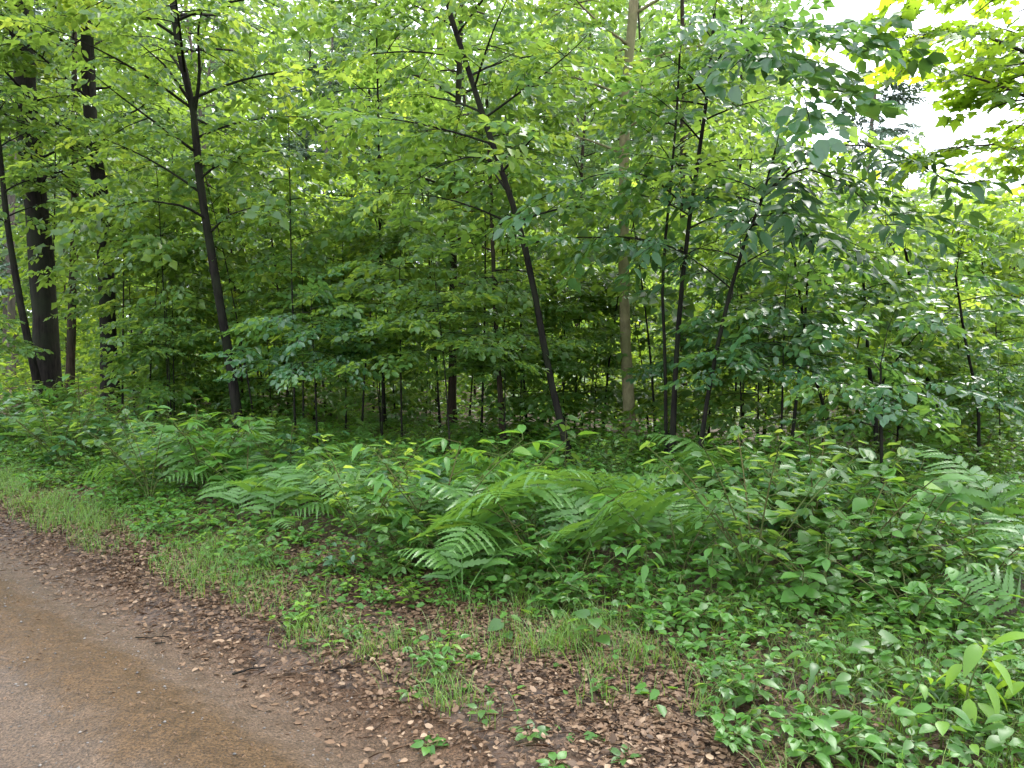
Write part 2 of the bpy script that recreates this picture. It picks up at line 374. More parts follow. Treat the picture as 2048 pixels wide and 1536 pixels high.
def clothe(bag, wood, path, rb, R, kind, sl, dens=1.0, start=.2, spread=.5, young=.12, twigs=True, sides=5, flat=.25):
    """one branch along path, with branchlets and leafy sprays"""
    path = np.asarray(path); n = len(path); L = np.linalg.norm(np.diff(path, axis=0), axis=1).sum()
    if rb > 0: wood.add(*tube(path, rb * np.linspace(1, .18, n), sides))
    t = np.linspace(0, 1, n); tan = unit(np.gradient(path, axis=0))
    m = max(3, int(L / (.30 * sl / .55) * dens))
    O, D, U, S = [], [], [], []
    for j in range(m + 1):
        r = start + (1 - start) * (j + R.uniform(-.3, .3)) / m; r = min(max(r, .03), 1)
        p = np.array([np.interp(r, t, path[:, i]) for i in range(3)]); d = np.array([np.interp(r, t, tan[:, i]) for i in range(3)])
        h = math.atan2(d[1], d[0]); sg = 1 if j % 2 else -1
        a = h + (sg * R.uniform(.55, 1.15) if j < m else 0)
        l2 = sl * .35 + spread * L * (1 - r) * R.uniform(.35, .9)
        e = R.normal(.05, flat)
        dd = np.array([math.cos(a), math.sin(a), e]); dd /= np.linalg.norm(dd)
        cnt = max(1, int(l2 / (sl * .55)))
        if l2 > sl * .8 and rb > 0:
            pe = p + dd * l2 + np.array([0, 0, -.12 * l2])
            wood.add(*tube(np.stack([p, p + dd * l2 * .5, pe]), np.array([rb * .4, rb * .25, .002]), 4, False))
        for c in range(cnt):
            f = (c + .5) / cnt if cnt > 1 else .15
            o = p + dd * l2 * f + np.array([0, 0, -.12 * l2 * f * f])
            aa = a + (R.uniform(-.9, .9) if c < cnt - 1 else R.normal(0, .2))
            O.append(o); D.append([math.cos(aa), math.sin(aa), R.normal(-.08, flat)]); U.append([R.normal(0, .2), R.normal(0, .2), 1]); S.append(sl * R.uniform(.6, 1.3))
    leaves_into(bag, kind, O, D, U, S, R, young)
    if twigs:
        V, F = stamp(TWIG[0], TWIG[1], np.array(O), frames(D, U), np.array(S)); wood.add(V, F)

def grow(seed, pts, r0, r1, zlo, zhi, nbr, Llo, Lhi, elev=(8, 40), droop=.25, sl=.55, kind='beech', dens=1., bias=None, young=.12, twigs=True, sides=8, extra=(), flat=.25, start=.2, azs=None, prof='cone'):
    """trunk and crown of one tree; pts is the trunk line"""
    R = np.random.default_rng(seed)
    P = resample(pts, max(8, int((pts[-1][2] - pts[0][2]) / .45)))
    f = np.linspace(0, 1, len(P)); rad = r0 + (r1 - r0) * f ** .9
    rad = rad * (1 + .05 * np.sin(f * 37 + seed)); rad[0] *= 1.6; rad[1] *= 1.1
    P[2:-1, :2] += np.cumsum(R.normal(0, r0 * .07, (len(P) - 3, 2)), 0) * .5
    wood, bag = Bag(), Bag()
    wood.add(*tube(P, rad, sides))
    az = R.uniform(0, 6.28)
    for k in range(nbr):
        fr = (k + R.uniform(0, 1)) / nbr; z = zlo + (zhi - zlo) * fr
        p0 = np.array([np.interp(z, P[:, 2], P[:, 0]), np.interp(z, P[:, 2], P[:, 1]), z])
        az += 2.4 + R.normal(0, .35)
        a = az if azs is None else R.choice(azs) + R.normal(0, .4)
        if bias is not None and R.uniform() < bias[1]: a = bias[0] + R.normal(0, .7)
        L = Llo + (Lhi - Llo) * ((1 - fr) ** .7 if prof == 'cone' else math.sin(math.pi * (.2 + .72 * fr))) * R.uniform(.7, 1.15)
        e = R_(R.uniform(*elev)); bend = R.normal(0, .3); n = 7; r = np.linspace(0, 1, n)
        aa = a + bend * r
        b = p0 + np.stack([np.cos(aa) * L * math.cos(e) * r, np.sin(aa) * L * math.cos(e) * r, L * (math.sin(e) * r - droop * r * r)], 1)
        clothe(bag, wood, b, max(.006, min(r0 * .35, .009 * L + .003)), R, kind, sl, dens, start, .5, young, twigs, 5, flat)
    # leader tuft
    top = P[-1]; clothe(bag, wood, np.stack([top, top + [.05, 0, .3], top + [.15, .05, .5]]), .005, R, kind, sl, 1, 0, .5, young, twigs, 4)
    wood.branches = []
    for ex in extra:
        bw = Bag(); wood.branches.append(bw)
        ex = dict(ex); path = resample(ex.pop('path'), 10)
        clothe(bag, bw, path, ex.pop('rb', .012), R, ex.pop('kind', kind), ex.pop('sl', sl), ex.pop('dens', 1.), ex.pop('start', .2), ex.pop('spread', .35), ex.pop('young', young), twigs, 6, flat)
    return wood, bag

def plant_tree(name, label, wood, bag, bark, leafm, cat='tree', group=None):
    """meshes are in world metres; the Empty stands at the foot"""
    foot = wood.V[0][:8].mean(0) if len(wood.V) else np.zeros(3)
    t = thing(name, label, cat, foot, 0, group)
    for b in (wood, bag): b.V = [v - foot for v in b.V]
    tr = link('trunk', wood.mesh('trunk', bark, True), t)
    for b in getattr(wood, 'branches', []):
        b.V = [v - foot for v in b.V]; link('branch', b.mesh('branch', bark, True), tr)
    link('crown', bag.mesh('crown', leafm), t)
    return t

# ------------------------------------------------------------------ the trees one can pick out
def line(d, *pp, top=None, base=None):
    """pixel polyline at distance d, carried down to the ground and up to height top"""
    P = [at(x, y, d) for x, y in pp]
    P.sort(key=lambda p: p[2])
    a, b = P[0], P[min(1, len(P) - 1)]
    k = (a[2] + .05) / max(b[2] - a[2], .01); k = min(k, .6)
    foot = a - (b - a) * k; foot[2] = -.06 + float(gz(foot[0], foot[1]))
    P = [foot] + P
    if top is not None and top > P[-1][2] + .1:
        a, b = P[-2], P[-1]; sl = (b - a) / (b[2] - a[2]); P.append(b + np.array([sl[0] * .5 * (top - b[2]), 0, top - b[2]]))
    return np.array(P)

def br(*pts):           # (px, py, depth) points
    return np.array([at(*p) for p in pts])

TREES = []
def hero(label, pts, r0, r1, bark, leafm, name='forest_tree', cat='tree', **kw):
    w, b = grow(len(TREES) * 17 + 5, pts, r0, r1, **kw)
    TREES.append(plant_tree(name, label, w, b, bark, leafm, cat))

# far left to right
hero('thickest dark trunk at the left edge with leaves across its foot', line(15, (97, 790), (92, 640), (78, 460), (60, 280), (50, 100), top=12), .25, .14, B_DARK, M_BEECH,
     zlo=4.0, zhi=11, nbr=26, Llo=1.2, Lhi=3.0, elev=(12, 40), droop=.2, sl=.6, dens=.9, kind='beech', bias=(R_(-85), .45), prof='round')
hero('thin leaning stem just in front of the thickest dark trunk', line(13.2, (72, 750), (38, 590), (12, 430), top=5.6), .075, .03, B_DARK, M_LIGHT, name='slender_tree',
     zlo=3.2, zhi=5.5, nbr=10, Llo=.7, Lhi=1.6, sl=.5)
hero('slim brown trunk between the thickest dark trunk and the next dark trunk', line(17, (140, 765), (146, 560), (150, 440), top=9), .10, .05, B_BROWN, M_LIGHT, name='slender_tree',
     zlo=3.4, zhi=8.8, nbr=14, Llo=.9, Lhi=2.2, sl=.6, kind='coarse')
hero('straight dark trunk, second thick one from the left edge', line(14.5, (220, 765), (212, 600), (203, 410), (182, 250), (172, 60), top=11), .165, .08, B_DARK, M_BEECH,
     zlo=3.5, zhi=10.5, nbr=27, Llo=1.0, Lhi=2.6, elev=(12, 40), droop=.2, sl=.56, bias=(R_(-85), .45), prof='round')
hero('dark curved trunk forking high up, with a bare branch arching to the left', line(11.5, (470, 785), (455, 690), (437, 590), (416, 460), (402, 370), (386, 200), (360, 110), (345, 0), top=9), .076, .035, B_DARK, M_BEECH,
     zlo=3.5, zhi=8.6, nbr=26, Llo=.9, Lhi=2.5, elev=(12, 40), droop=.2, sl=.5, prof='round',
     extra=[dict(path=br((416, 440, 11.5), (370, 412, 11.2), (290, 400, 10.8), (230, 415, 10.4)), rb=.022, start=.55), dict(path=br((420, 465, 11.5), (455, 430, 11.3), (520, 410, 11)), rb=.018, start=.4),
            dict(path=br((390, 220, 11.5), (400, 150, 11.3), (395, 60, 11.1), (415, -30, 11)), rb=.03, start=.5), dict(path=br((385, 210, 11.5), (330, 130, 11.2), (265, 75, 11)), rb=.025, start=.4)])
hero('slim straight trunk with brown bark standing left of the leaning trunk', line(12.5, (904, 815), (906, 600), (905, 380), (915, 200), top=8), .068, .035, B_BROWN, M_LIGHT, name='slender_tree',
     zlo=2.4, zhi=7.6, nbr=24, prof='round', Llo=.8, Lhi=2.1, sl=.52)
hero('long dark trunk leaning to the left, running from the ferns to the top edge', line(8.8, (1148, 950), (1130, 880), (1105, 780), (1085, 680), (1070, 580), (1040, 450), (1000, 330), (965, 230), (935, 130), (890, 0), top=7), .041, .024, B_DARK, M_LIGHT,
     zlo=2.4, zhi=6.7, nbr=22, Llo=.7, Lhi=1.9, sl=.48, prof='round', extra=[dict(path=br((1000, 330, 8.8), (950, 310, 8.6), (880, 330, 8.3), (800, 380, 8)), rb=.012, start=.3), dict(path=br((1042, 455, 8.8), (1010, 440, 8.6), (960, 480, 8.4)), rb=.01)])
hero('pale olive trunk, straight and smooth, right of the leaning trunk', line(10.6, (1262, 890), (1256, 780), (1250, 650), (1248, 500), (1250, 350), (1252, 200), (1270, 0), top=9.5), .078, .05, B_PALE, M_LIGHT,
     zlo=3.9, zhi=9.2, nbr=22, Llo=.9, Lhi=2.3, elev=(12, 40), droop=.2, sl=.52, prof='round', extra=[dict(path=br((1252, 90, 10.6), (1190, 50, 10.2), (1120, 30, 9.8)), rb=.014), dict(path=br((1250, 220, 10.6), (1310, 160, 10.2), (1380, 110, 9.8)), rb=.014)])
hero('dark slender sapling with a high fork, right of the pale trunk', line(8.4, (1345, 880), (1352, 720), (1362, 590), (1376, 460), (1398, 310), (1415, 195), top=4.9), .033, .016, B_DARK, M_WET, name='sapling',
     zlo=2.4, zhi=4.7, nbr=11, Llo=.6, Lhi=1.3, sl=.48, extra=[dict(path=br((1415, 195, 8.4), (1370, 140, 8.2), (1330, 110, 8)), rb=.012), dict(path=br((1380, 420, 8.4), (1300, 350, 8), (1200, 345, 7.7), (1120, 380, 7.5)), rb=.012, start=.1, spread=.15),
            dict(path=br((1380, 400, 8.4), (1470, 390, 8), (1580, 430, 7.4), (1690, 500, 7)), rb=.013, start=.1, kind='big', sl=.5, dens=1.5, spread=.25),
            dict(path=br((1425, 140, 8.4), (1470, 60, 7.6), (1570, 50, 6.8), (1690, 110, 6.3)), rb=.012, start=.2, spread=.26, sl=.56, dens=2.2), dict(path=br((1470, 90, 7.6), (1540, 120, 6.9), (1620, 210, 6.4)), rb=.01, start=.2, spread=.3, sl=.56, dens=2.2)])
hero('thin twin stem hugging the slender forked sapling', line(8.7, (1332, 875), (1330, 700), (1322, 560), (1340, 380), (1355, 200), top=4.6), .022, .011, B_DARK, M_BEECH, name='sapling',
     zlo=2.3, zhi=4.4, nbr=9, Llo=.6, Lhi=1.3, sl=.46)
hero('arching sapling with long drooping leaves, its bent stem leaning right', line(7.8, (1405, 850), (1425, 740), (1445, 640), (1480, 500), (1530, 390), top=3.4), .027, .013, B_DARK, M_DARK, name='sapling',
     zlo=1.7, zhi=3.2, nbr=8, Llo=.5, Lhi=1.3, sl=.5, kind='big', extra=[dict(path=br((1520, 400, 7.8), (1600, 330, 7.4), (1700, 370, 7), (1800, 490, 6.7)), rb=.012, kind='big', sl=.5, start=.1, spread=.22, dens=1.5),
            dict(path=br((1530, 390, 7.8), (1620, 290, 7.4), (1740, 290, 7), (1850, 330, 6.6), (1900, 370, 6.5)), rb=.012, kind='big', sl=.5, start=.1, spread=.22, dens=1.5),
            dict(path=br((1500, 450, 7.8), (1590, 440, 7.2), (1650, 520, 6.9)), rb=.01, kind='big', sl=.45, start=.1, spread=.2)])
hero('tree reaching in at the top right corner with lobed yellowish leaves', line(7.4, (2330, 900), (2320, 500), (2300, 200), top=7.5), .12, .06, B_BROWN, M_MAPLE,
     zlo=2.6, zhi=7.2, nbr=6, Llo=.8, Lhi=1.6, sl=.46, dens=1.2, kind='maple', extra=[dict(path=br((2310, 330, 7.4), (2130, 140, 7), (1950, 60, 6.7), (1830, 70, 6.5)), rb=.03, start=.25, spread=.3, dens=1.7), dict(path=br((2310, 360, 7.4), (2150, 240, 7.2), (2000, 170, 7), (1860, 130, 6.8)), rb=.025, start=.25, spread=.28, dens=1.7),
            dict(path=br((2320, 460, 7.4), (2160, 340, 7.1), (2000, 285, 6.9), (1870, 300, 6.8)), rb=.025, start=.25, spread=.22, dens=1.5), dict(path=br((2300, 200, 7.4), (2100, -20, 7), (1940, -60, 6.6), (1870, -20, 6.4)), rb=.025, start=.2, spread=.34, dens=2.0), dict(path=br((2300, 260, 7.4), (2150, 120, 7.6), (2020, 60, 7.8), (1930, 40, 8)), rb=.02, start=.15, spread=.34, dens=2.0)])

for lab, d, pp, top, r, mat, kw in [
    ('short dark sapling stem right of the arching sapling, leaning slightly right', 8.6, [(1585, 865), (1595, 780), (1606, 690)], 2.5, .022, M_WET, dict(zlo=1.4, zhi=2.4, nbr=6, Llo=.4, Lhi=1.0, sl=.45)),
    ('thin dark sapling leaning left, paired with the short stem beside it', 9.2, [(1662, 855), (1640, 790), (1622, 735)], 2.8, .024, M_LIGHT, dict(zlo=1.7, zhi=2.7, nbr=8, Llo=.5, Lhi=1.1, sl=.45)),
    ('small dark sapling with a low fork shaped like a Y', 8.8, [(1752, 830), (1745, 790), (1738, 745)], 2.3, .028, M_BEECH, dict(zlo=1.5, zhi=2.2, nbr=6, Llo=.4, Lhi=1.0, sl=.45, extra=[dict(path=br((1750, 800, 8.8), (1775, 745, 8.7), (1800, 710, 8.6), (1850, 650, 8.4)), rb=.016, start=.5)])),
    ('stout short dark stem leaning left near the right edge', 9.4, [(1882, 850), (1868, 800), (1855, 765)], 2.6, .03, M_LIGHT, dict(zlo=1.5, zhi=2.5, nbr=6, Llo=.5, Lhi=1.2, sl=.48)),
    ('thin bent sapling closest to the right edge with wet bluish leaves', 8.2, [(1958, 800), (1950, 760), (1935, 715)], 2.2, .02, M_WET, dict(zlo=1.4, zhi=2.1, nbr=5, Llo=.4, Lhi=1.0, sl=.45)),
    ('straight black stem rising from the ferns at the right', 6.6, [(1765, 985), (1764, 930), (1762, 885)], 1.35, .018, M_WET, dict(zlo=.75, zhi=1.3, nbr=6, Llo=.35, Lhi=.8, sl=.42)),
    ('short brown trunk leaning left of the long leaning trunk', 10.4, [(1005, 850), (1000, 780), (993, 690)], 4.6, .045, M_BEECH, dict(zlo=1.9, zhi=4.4, nbr=12, Llo=.6, Lhi=1.5, sl=.48)),
    ('greyish brown trunk half hidden behind the slender forked sapling', 13, [(1370, 840), (1367, 700), (1365, 560)], 7.5, .06, M_LIGHT, dict(zlo=2.6, zhi=7.2, nbr=14, Llo=.8, Lhi=2.0, sl=.55, kind='coarse')),
]:
    hero(lab, line(d, *pp, top=top), r, r * .5, B_BROWN if 'brown' in lab else B_DARK, mat, name='sapling', sides=6, **kw)

# ------------------------------------------------------------------ trees of a kind: build some, then copy them
def proto(seed, h, r, kw, bark, lm, lean=.05):
    R = np.random.default_rng(seed)
    x = R.normal(0, lean * h); y = R.normal(0, lean * h)
    pts = np.array([[0, 0, -.08], [x * .2, y * .2, h * .33], [x * .6, y * .5, h * .66], [x, y, h]])
    w, b = grow(seed, pts, r, r * .35, sides=6, **kw)
    return w.mesh('trunk', bark, True), b.mesh('crown', lm)

LAYERED = [proto(300 + k, h, .016, dict(zlo=h * .6, zhi=h * .98, nbr=15, Llo=.45, Lhi=1.2, elev=(0, 25), droop=.22, sl=.44, flat=.13), B_DARK, m) for k, (h, m) in enumerate([(2.2, M_WET), (2.6, M_BEECH), (2.4, M_BEECH), (2.9, M_LIGHT)])]
SAPS = [proto(320 + k, h, .026, dict(zlo=h * .3, zhi=h * .97, nbr=24, Llo=.5, Lhi=1.7, sl=.52, kind='coarse', twigs=False, dens=1.05, prof='round'), B_DARK if k % 2 else B_BROWN, m) for k, (h, m) in enumerate([(5.0, M_BEECH), (6.2, M_LIGHT), (5.6, M_LIGHT), (7.0, M_BEECH), (4.4, M_LIGHT)])]
BIGS = [proto(340 + k, h, .10, dict(zlo=h * .2, zhi=h * .97, nbr=36, Llo=1.0, Lhi=3.0, sl=.85, kind='coarse', twigs=False, dens=.9, prof='round'), b, m) for k, (h, m, b) in enumerate([(14, M_FAR, B_GREY), (15.5, M_LIGHT, B_BROWN), (15, M_BEECH, B_DARK), (13, M_FAR, B_BROWN)])]
BUSH = [proto(360 + k, h, .03, dict(zlo=h * .06, zhi=h * .95, nbr=24, Llo=.6, Lhi=1.9, sl=.7, kind='coarse', twigs=False), B_BROWN, m) for k, (h, m) in enumerate([(4.2, M_LIGHT), (5.0, M_GLOW), (4.6, M_GLOW)])]
PINES = [proto(380 + k, h, .12, dict(zlo=h * .2, zhi=h * .97, nbr=44, Llo=.5, Lhi=2.2, elev=(0, 30), sl=.6, kind='pine', twigs=True, dens=.7, flat=.35), B_GREY, M_PINE) for k, h in enumerate([10, 12])]

def put_tree(name, label, meshes, x, y, rz, scl, group=None, tilt=0.0):
    t = thing(name, label, 'tree', (x, y, float(gz(x, y))), rz, group, scl, (tilt, 0, rz))
    link('trunk', meshes[0], t); link('crown', meshes[1], t)
    return t

# flat-topped understorey saplings that stand out in the picture: pixel of the top, distance, label
for k, (px, py, d, p, lab) in enumerate([
    (630, 590, 9.7, 0, 'low flat-topped sapling with pale wet leaves right of the forked trunk'),
    (760, 580, 10.4, 2, 'flat-topped sapling touching the pale wet one on its right side'),
    (900, 545, 9.0, 1, 'umbrella-shaped sapling in front of the slim brown trunk'),
    (1010, 610, 9.4, 2, 'low spreading sapling tucked just left of the leaning trunk'),
    (1150, 540, 11.6, 1, 'spreading sapling between the leaning trunk and the pale trunk'),
    (1490, 580, 9.6, 0, 'dark flat-topped sapling low behind the bent arching stem'),
    (1570, 560, 8.0, 0, 'dark leafy sapling under the arching sapling'),
    (1850, 640, 9.6, 3, 'bushy light sapling below the sky gap near the right edge'),
    (600, 480, 11.8, 3, 'light sapling a little right of the forked trunk, taller than the wet ones'),
    (800, 500, 10.0, 2, 'bushy sapling halfway between forked and leaning trunks'),
    (1000, 470, 11.2, 3, 'taller light sapling directly behind the leaning trunk'),
    (1130, 450, 12.0, 3, 'tall sapling left of the pale trunk, behind the others'),
    (335, 590, 11.8, 2, 'leafy sapling between the straight dark trunk and the forked trunk'),
    (-60, 600, 12.0, 3, 'light green sapling spreading across the left edge'),
    (760, 640, 11.0, 1, 'small sapling with a thin straight stem midway to the leaning trunk'),
    (1130, 640, 10.6, 3, 'light green sapling right behind the leaning trunk'),
    (300, 480, 13.4, 1, 'taller leafy sapling just left of the forked trunk'),
    (2010, 720, 8.0, 0, 'dark low sapling cut by the right edge above the ferns'),
]):
    top = at(px, py, d); h = [2.2, 2.6, 2.4, 2.9][p] + .2
    put_tree('sapling', lab, LAYERED[p], top[0], d, k * 2.1, top[2] / h)

ZONES = [(-9e9, 60, 'left of the thickest trunk'), (60, 215, 'between the two thick trunks'), (215, 460, 'between straight and forked trunks'), (460, 780, 'right of the forked trunk'),
         (780, 1100, 'left of the leaning trunk'), (1100, 1255, 'between leaning and pale trunks'), (1255, 1420, 'right of the pale trunk'), (1420, 1750, 'behind the arching sapling'), (1750, 9e9, 'under the right-hand sky gap')]
LOW = [(-9e9, 160, 'below the thickest trunk'), (160, 340, 'below the straight dark trunk'), (340, 640, 'below the forked trunk'), (640, 960, 'below the slim brown trunk'),
       (960, 1180, 'below the leaning trunk'), (1180, 1400, 'below the pale trunk'), (1400, 1700, 'below the arching sapling'), (1700, 9e9, 'below the sky gap')]
ORD = ['first', 'second', 'third', 'fourth', 'fifth', 'sixth', 'seventh', 'eighth', 'ninth', 'tenth', 'eleventh', 'twelfth', 'thirteenth', 'fourteenth', 'fifteenth', 'sixteenth', 'seventeenth', 'eighteenth', 'nineteenth', 'twentieth']
def ordinal(k):
    if k < 20: return ORD[k]
    n = k + 1; return '%d%s' % (n, 'th' if 10 < n % 100 < 20 else {1: 'st', 2: 'nd', 3: 'rd'}.get(n % 10, 'th'))
def zone(px, Z=ZONES): return next(z for a, b, z in Z if a <= px < b)
def label_by_zone(items, fmt, Z=ZONES):
    """items: (px, ...) -> label with its place counted from the left inside its zone"""
    items.sort(key=lambda t: t[0]); cnt, out = {}, []
    for it in items:
        z = zone(it[0], Z); kd = it[-1] if isinstance(it[-1], str) else ''; k = cnt.get((z, kd), 0); cnt[(z, kd)] = k + 1; out.append((it, fmt.format(o=ordinal(k), z=z, k=kd)))
    return out

R = np.random.default_rng(5)
def scatter_row(d0, d1, n, x0=-60, x1=2110, skip=None):
    out = []
    for k in range(n):
        px = x0 + (x1 - x0) * (k + R.uniform(.1, .9)) / n; d = R.uniform(d0, d1)
        if skip and skip(px): continue
        out.append((px, d))
    return out
gap = lambda px: 1640 < px < 1960
mid = scatter_row(12.5, 15, 5, 260, 1000) + scatter_row(16, 20, 4, -60, 1000)
for (px, d), lab in label_by_zone(mid, '{o} slim sapling from the left {z}, middle distance'):
    k = int(R.integers(0, 5)); put_tree('slim_sapling', lab, SAPS[k], (px - 1024) / FPX * d, d, R.uniform(0, 6.28), R.uniform(.85, 1.2), 'slim saplings in the middle distance', R.normal(0, .03))
back = scatter_row(31, 37, 11, -40, 1480) + scatter_row(38, 48, 14, -40, 1540)
for (px, d), lab in label_by_zone(back, '{o} tall tree from the left {z}, far back in the wood'):
    k = int(R.integers(0, 4)); put_tree('tall_tree', lab, BIGS[k], (px - 1024) / FPX * d, d, R.uniform(0, 6.28), R.uniform(.95, 1.3), 'tall trees far back in the wood')
bush = scatter_row(11, 14, 4, 1740, 2110) + scatter_row(14, 19, 5, 1440, 2100) + scatter_row(19, 26, 9, 1350, 2110) + scatter_row(26, 40, 14, 1400, 2110) + scatter_row(16, 20, 8, -60, 1400) + scatter_row(21, 27, 9, -60, 1400) + scatter_row(28, 42, 12, -60, 1400)
for (px, d), lab in label_by_zone(bush, '{o} light green bushy tree from the left {z}, low crown'):
    k = int(R.integers(0, 3)); put_tree('thicket_tree', lab, BUSH[k], (px - 1024) / FPX * d, d, R.uniform(0, 6.28), R.uniform(.8, 1.1) * (.8 if d < 20 and px < 1440 else .78 if d < 14 else 1), 'light green thicket trees')
for px, d, k, sc_, lab in [(1705, 24, 0, .98, 'pale feathery conifer standing against the white sky gap'), (640, 27, 1, .95, 'greyish conifer seen high up right of the forked trunk'), (20, 22, 1, 1.0, 'dark conifer at the upper left edge'), (760, 36, 0, 1.2, 'greyish conifer far behind the slim brown trunk')]:
    put_tree('conifer', lab, PINES[k], (px - 1024) / FPX * d, d, k * 1.3, sc_)
for k, (px, d, w, lab) in enumerate([(8, 26, .16, 'pale pinkish grey trunk right at the left edge, far back'), (38, 29, .17, 'pale grey trunk just left of the thickest dark trunk, far back')]):
    put_tree('pale_tree', lab, BIGS[0], (px - 1024) / FPX * d, d, k * 2.0, 1.1)

LOWB = [proto(370 + k, h, .014, dict(zlo=h * .15, zhi=h * .97, nbr=14, Llo=.35, Lhi=.9, sl=.42, kind='beech', twigs=False), B_DARK, m) for k, (h, m) in enumerate([(1.5, M_BEECH), (1.8, M_LIGHT), (1.3, M_BEECH)])]
low = [(300, 13), (345, 12.2), (400, 13), (540, 13), (660, 13.6), (760, 12.6), (860, 13.2), (1040, 11), (1100, 12.4), (1180, 12.2), (1190, 12), (1340, 11.6), (1400, 10.6), (1520, 9.8), (1650, 10.2), (1800, 9.8), (1930, 9.6), (2000, 10.6), (2060, 9.5)]
for (px, d), lab in label_by_zone(low, '{o} low leafy bush from the left {z}, between the stems'):
    k = int(R.integers(0, 3)); put_tree('low_bush', lab, LOWB[k], (px - 1024) / FPX * d, d, R.uniform(0, 6.28), R.uniform(.75, 1.15), 'low leafy bushes between the stems')
# thin poles of the thicket: bare stems with a leafy top
POLES = [proto(400 + k, h, .016, dict(zlo=h * .6, zhi=h * .97, nbr=8, Llo=.3, Lhi=.9, sl=.5, kind='coarse', twigs=False), B_DARK, M_BEECH, .08) for k, h in enumerate([3.0, 3.6, 4.2])]
poles = [(240, 13), (265, 14), (290, 12.5), (318, 15), (335, 12), (510, 12), (530, 14), (560, 15.5), (587, 11), (605, 15), (625, 13.5), (650, 14.5), (672, 16), (690, 12), (720, 11.5), (745, 15), (790, 13), (850, 14), (880, 12), (938, 13.5), (962, 10.8), (1030, 13), (1054, 12), (1165, 12.5), (1205, 11.5), (1232, 14), (1300, 12), (1315, 10.5), (1420, 11), (1470, 10.5), (1490, 12), (1530, 11), (1690, 11.5), (1805, 10.8), (1910, 12)]
for (px, d), lab in label_by_zone(poles, '{o} thin bare pole from the left {z}'):
    k = int(R.integers(0, 3)); put_tree('thin_pole_tree', lab, POLES[k], (px - 1024) / FPX * d, d, R.uniform(0, 6.28), R.uniform(.85, 1.2), 'thin bare poles in the thicket', R.normal(0, .05))

# far wood: one mass
T, F = LEAF1
n = 205000
px = np.concatenate([R.uniform(-400, 2450, 165000), R.uniform(1480, 2300, 40000)]); d = R.uniform(42, 80, n)
lim = np.where((px > 1560), 8.0 + 1.4 * np.sin(px * .02), 26 + 3 * np.sin(px * .013) + 2 * np.sin(px * .041))
zz = lim * R.uniform(0, 1, n) ** 1.15
cl = wob(px * .02, zz * .9 + d * .3, 1.0); keep = cl > -.25
px, d, zz = px[keep], d[keep], zz[keep]; n = len(px)
O = np.stack([(px - 1024) / FPX * d, d, zz], 1)
V, FF = stamp(T, F, O, frames(R.normal(0, 1, (n, 3)) * [1, 1, .3], R.normal(0, .6, (n, 3)) + [0, 0, 1]), R.uniform(.4, .85, n))
ti = np.repeat(np.clip(R.normal(.5, .2, n), 0, 1), len(T))
far = link('distant_forest', mesh('distant_forest', V, FF, M_FAR, ti)); far['kind'] = 'stuff'; far['label'] = 'hazy green mass of the far wood'; far['category'] = 'forest'

# ------------------------------------------------------------------ undergrowth
def fern_frond(seed):
    R = np.random.default_rng(seed); bag = Bag()
    n = 30; ang = np.interp(np.linspace(0, 1, n), [0, .35, .6, 1], [R_(84), R_(66), R_(R.uniform(14, 38)), R_(R.uniform(-25, 8))])
    st = 1.0 / n; P = np.concatenate([[[0, 0, 0]], np.cumsum(np.stack([np.cos(ang), R.normal(0, .03, n), np.sin(ang)], 1) * st, 0)])
    bag.add(*tube(P, np.linspace(.008, .002, len(P)), 4), tint=np.full(len(P) * 4, .7))
    t = np.linspace(0, 1, len(P)); tan = unit(np.gradient(P, axis=0))
    for k in range(12):
        r = .36 + .625 * (k / 11.) ** .88
        p = np.array([np.interp(r, t, P[:, i]) for i in range(3)]); d = unit(np.array([np.interp(r, t, tan[:, i]) for i in range(3)]))
        side = unit(np.cross([0, 0, 1.], d)); up = np.cross(d, side); L0 = .40 * (1 - (r - .36) / .64) ** .8 + .02
        for sg in (1, -1):
            L = L0 * R.uniform(.8, 1.1); m = 15; u = np.linspace(0, 1, m)
            dd = unit(side * sg + d * (.42 + R.normal(0, .08)) + up * R.normal(.02, .08)); C = p + dd * L * u[:, None] + d * (.10 * L * u * u)[:, None] - np.array([0, 0, 1.]) * (.32 * L * u * u)[:, None]
            w = (.034 * (L / .3) ** .55 * (1 - u) ** .6 * np.minimum(1, .55 + 3 * u) + .002) * np.where(np.arange(m) % 2, 1.0, .52)
            tl = up * R.normal(0, .25) + d; tl = tl / np.linalg.norm(tl)
            A_ = C + tl * w[:, None] + up * (w * .12)[:, None] - dd * (w * .0)[:, None]; B_ = C - tl * w[:, None] + up * (w * .12)[:, None]
            A_ += dd * (w * .5 * (np.arange(m) % 2))[:, None]; B_ += dd * (w * .5 * (np.arange(m) % 2))[:, None]
            a = np.arange(m - 1); F = np.concatenate([np.stack([a, a + 1, m + a + 1, m + a], 1), np.stack([a + 1, a, 2 * m + a, 2 * m + a + 1], 1)])
            bag.add(np.concatenate([C, A_, B_]), [F], np.full(3 * m, np.clip(R.normal(.5, .13), 0, 1)))
    return bag.mesh('frond', M_FERN)
FRONDS = [fern_frond(500 + k) for k in range(7)]

def put_fern(label, x, y, h, az0, n, seed, group='bracken ferns along the verge'):
    R = np.random.default_rng(seed)
    t = thing('bracken_fern', label, 'fern', (x, y, float(gz(x, y)) - .01), 0, group)
    for k in range(n):
        link('frond', FRONDS[int(R.integers(0, 7))], t, (R.normal(0, .03), R.normal(0, .03), 0), (R.normal(0, .22), R.normal(0, .22), az0 + k * 6.28 / n + R.normal(0, .6)), h * R.uniform(.6, 1.15))

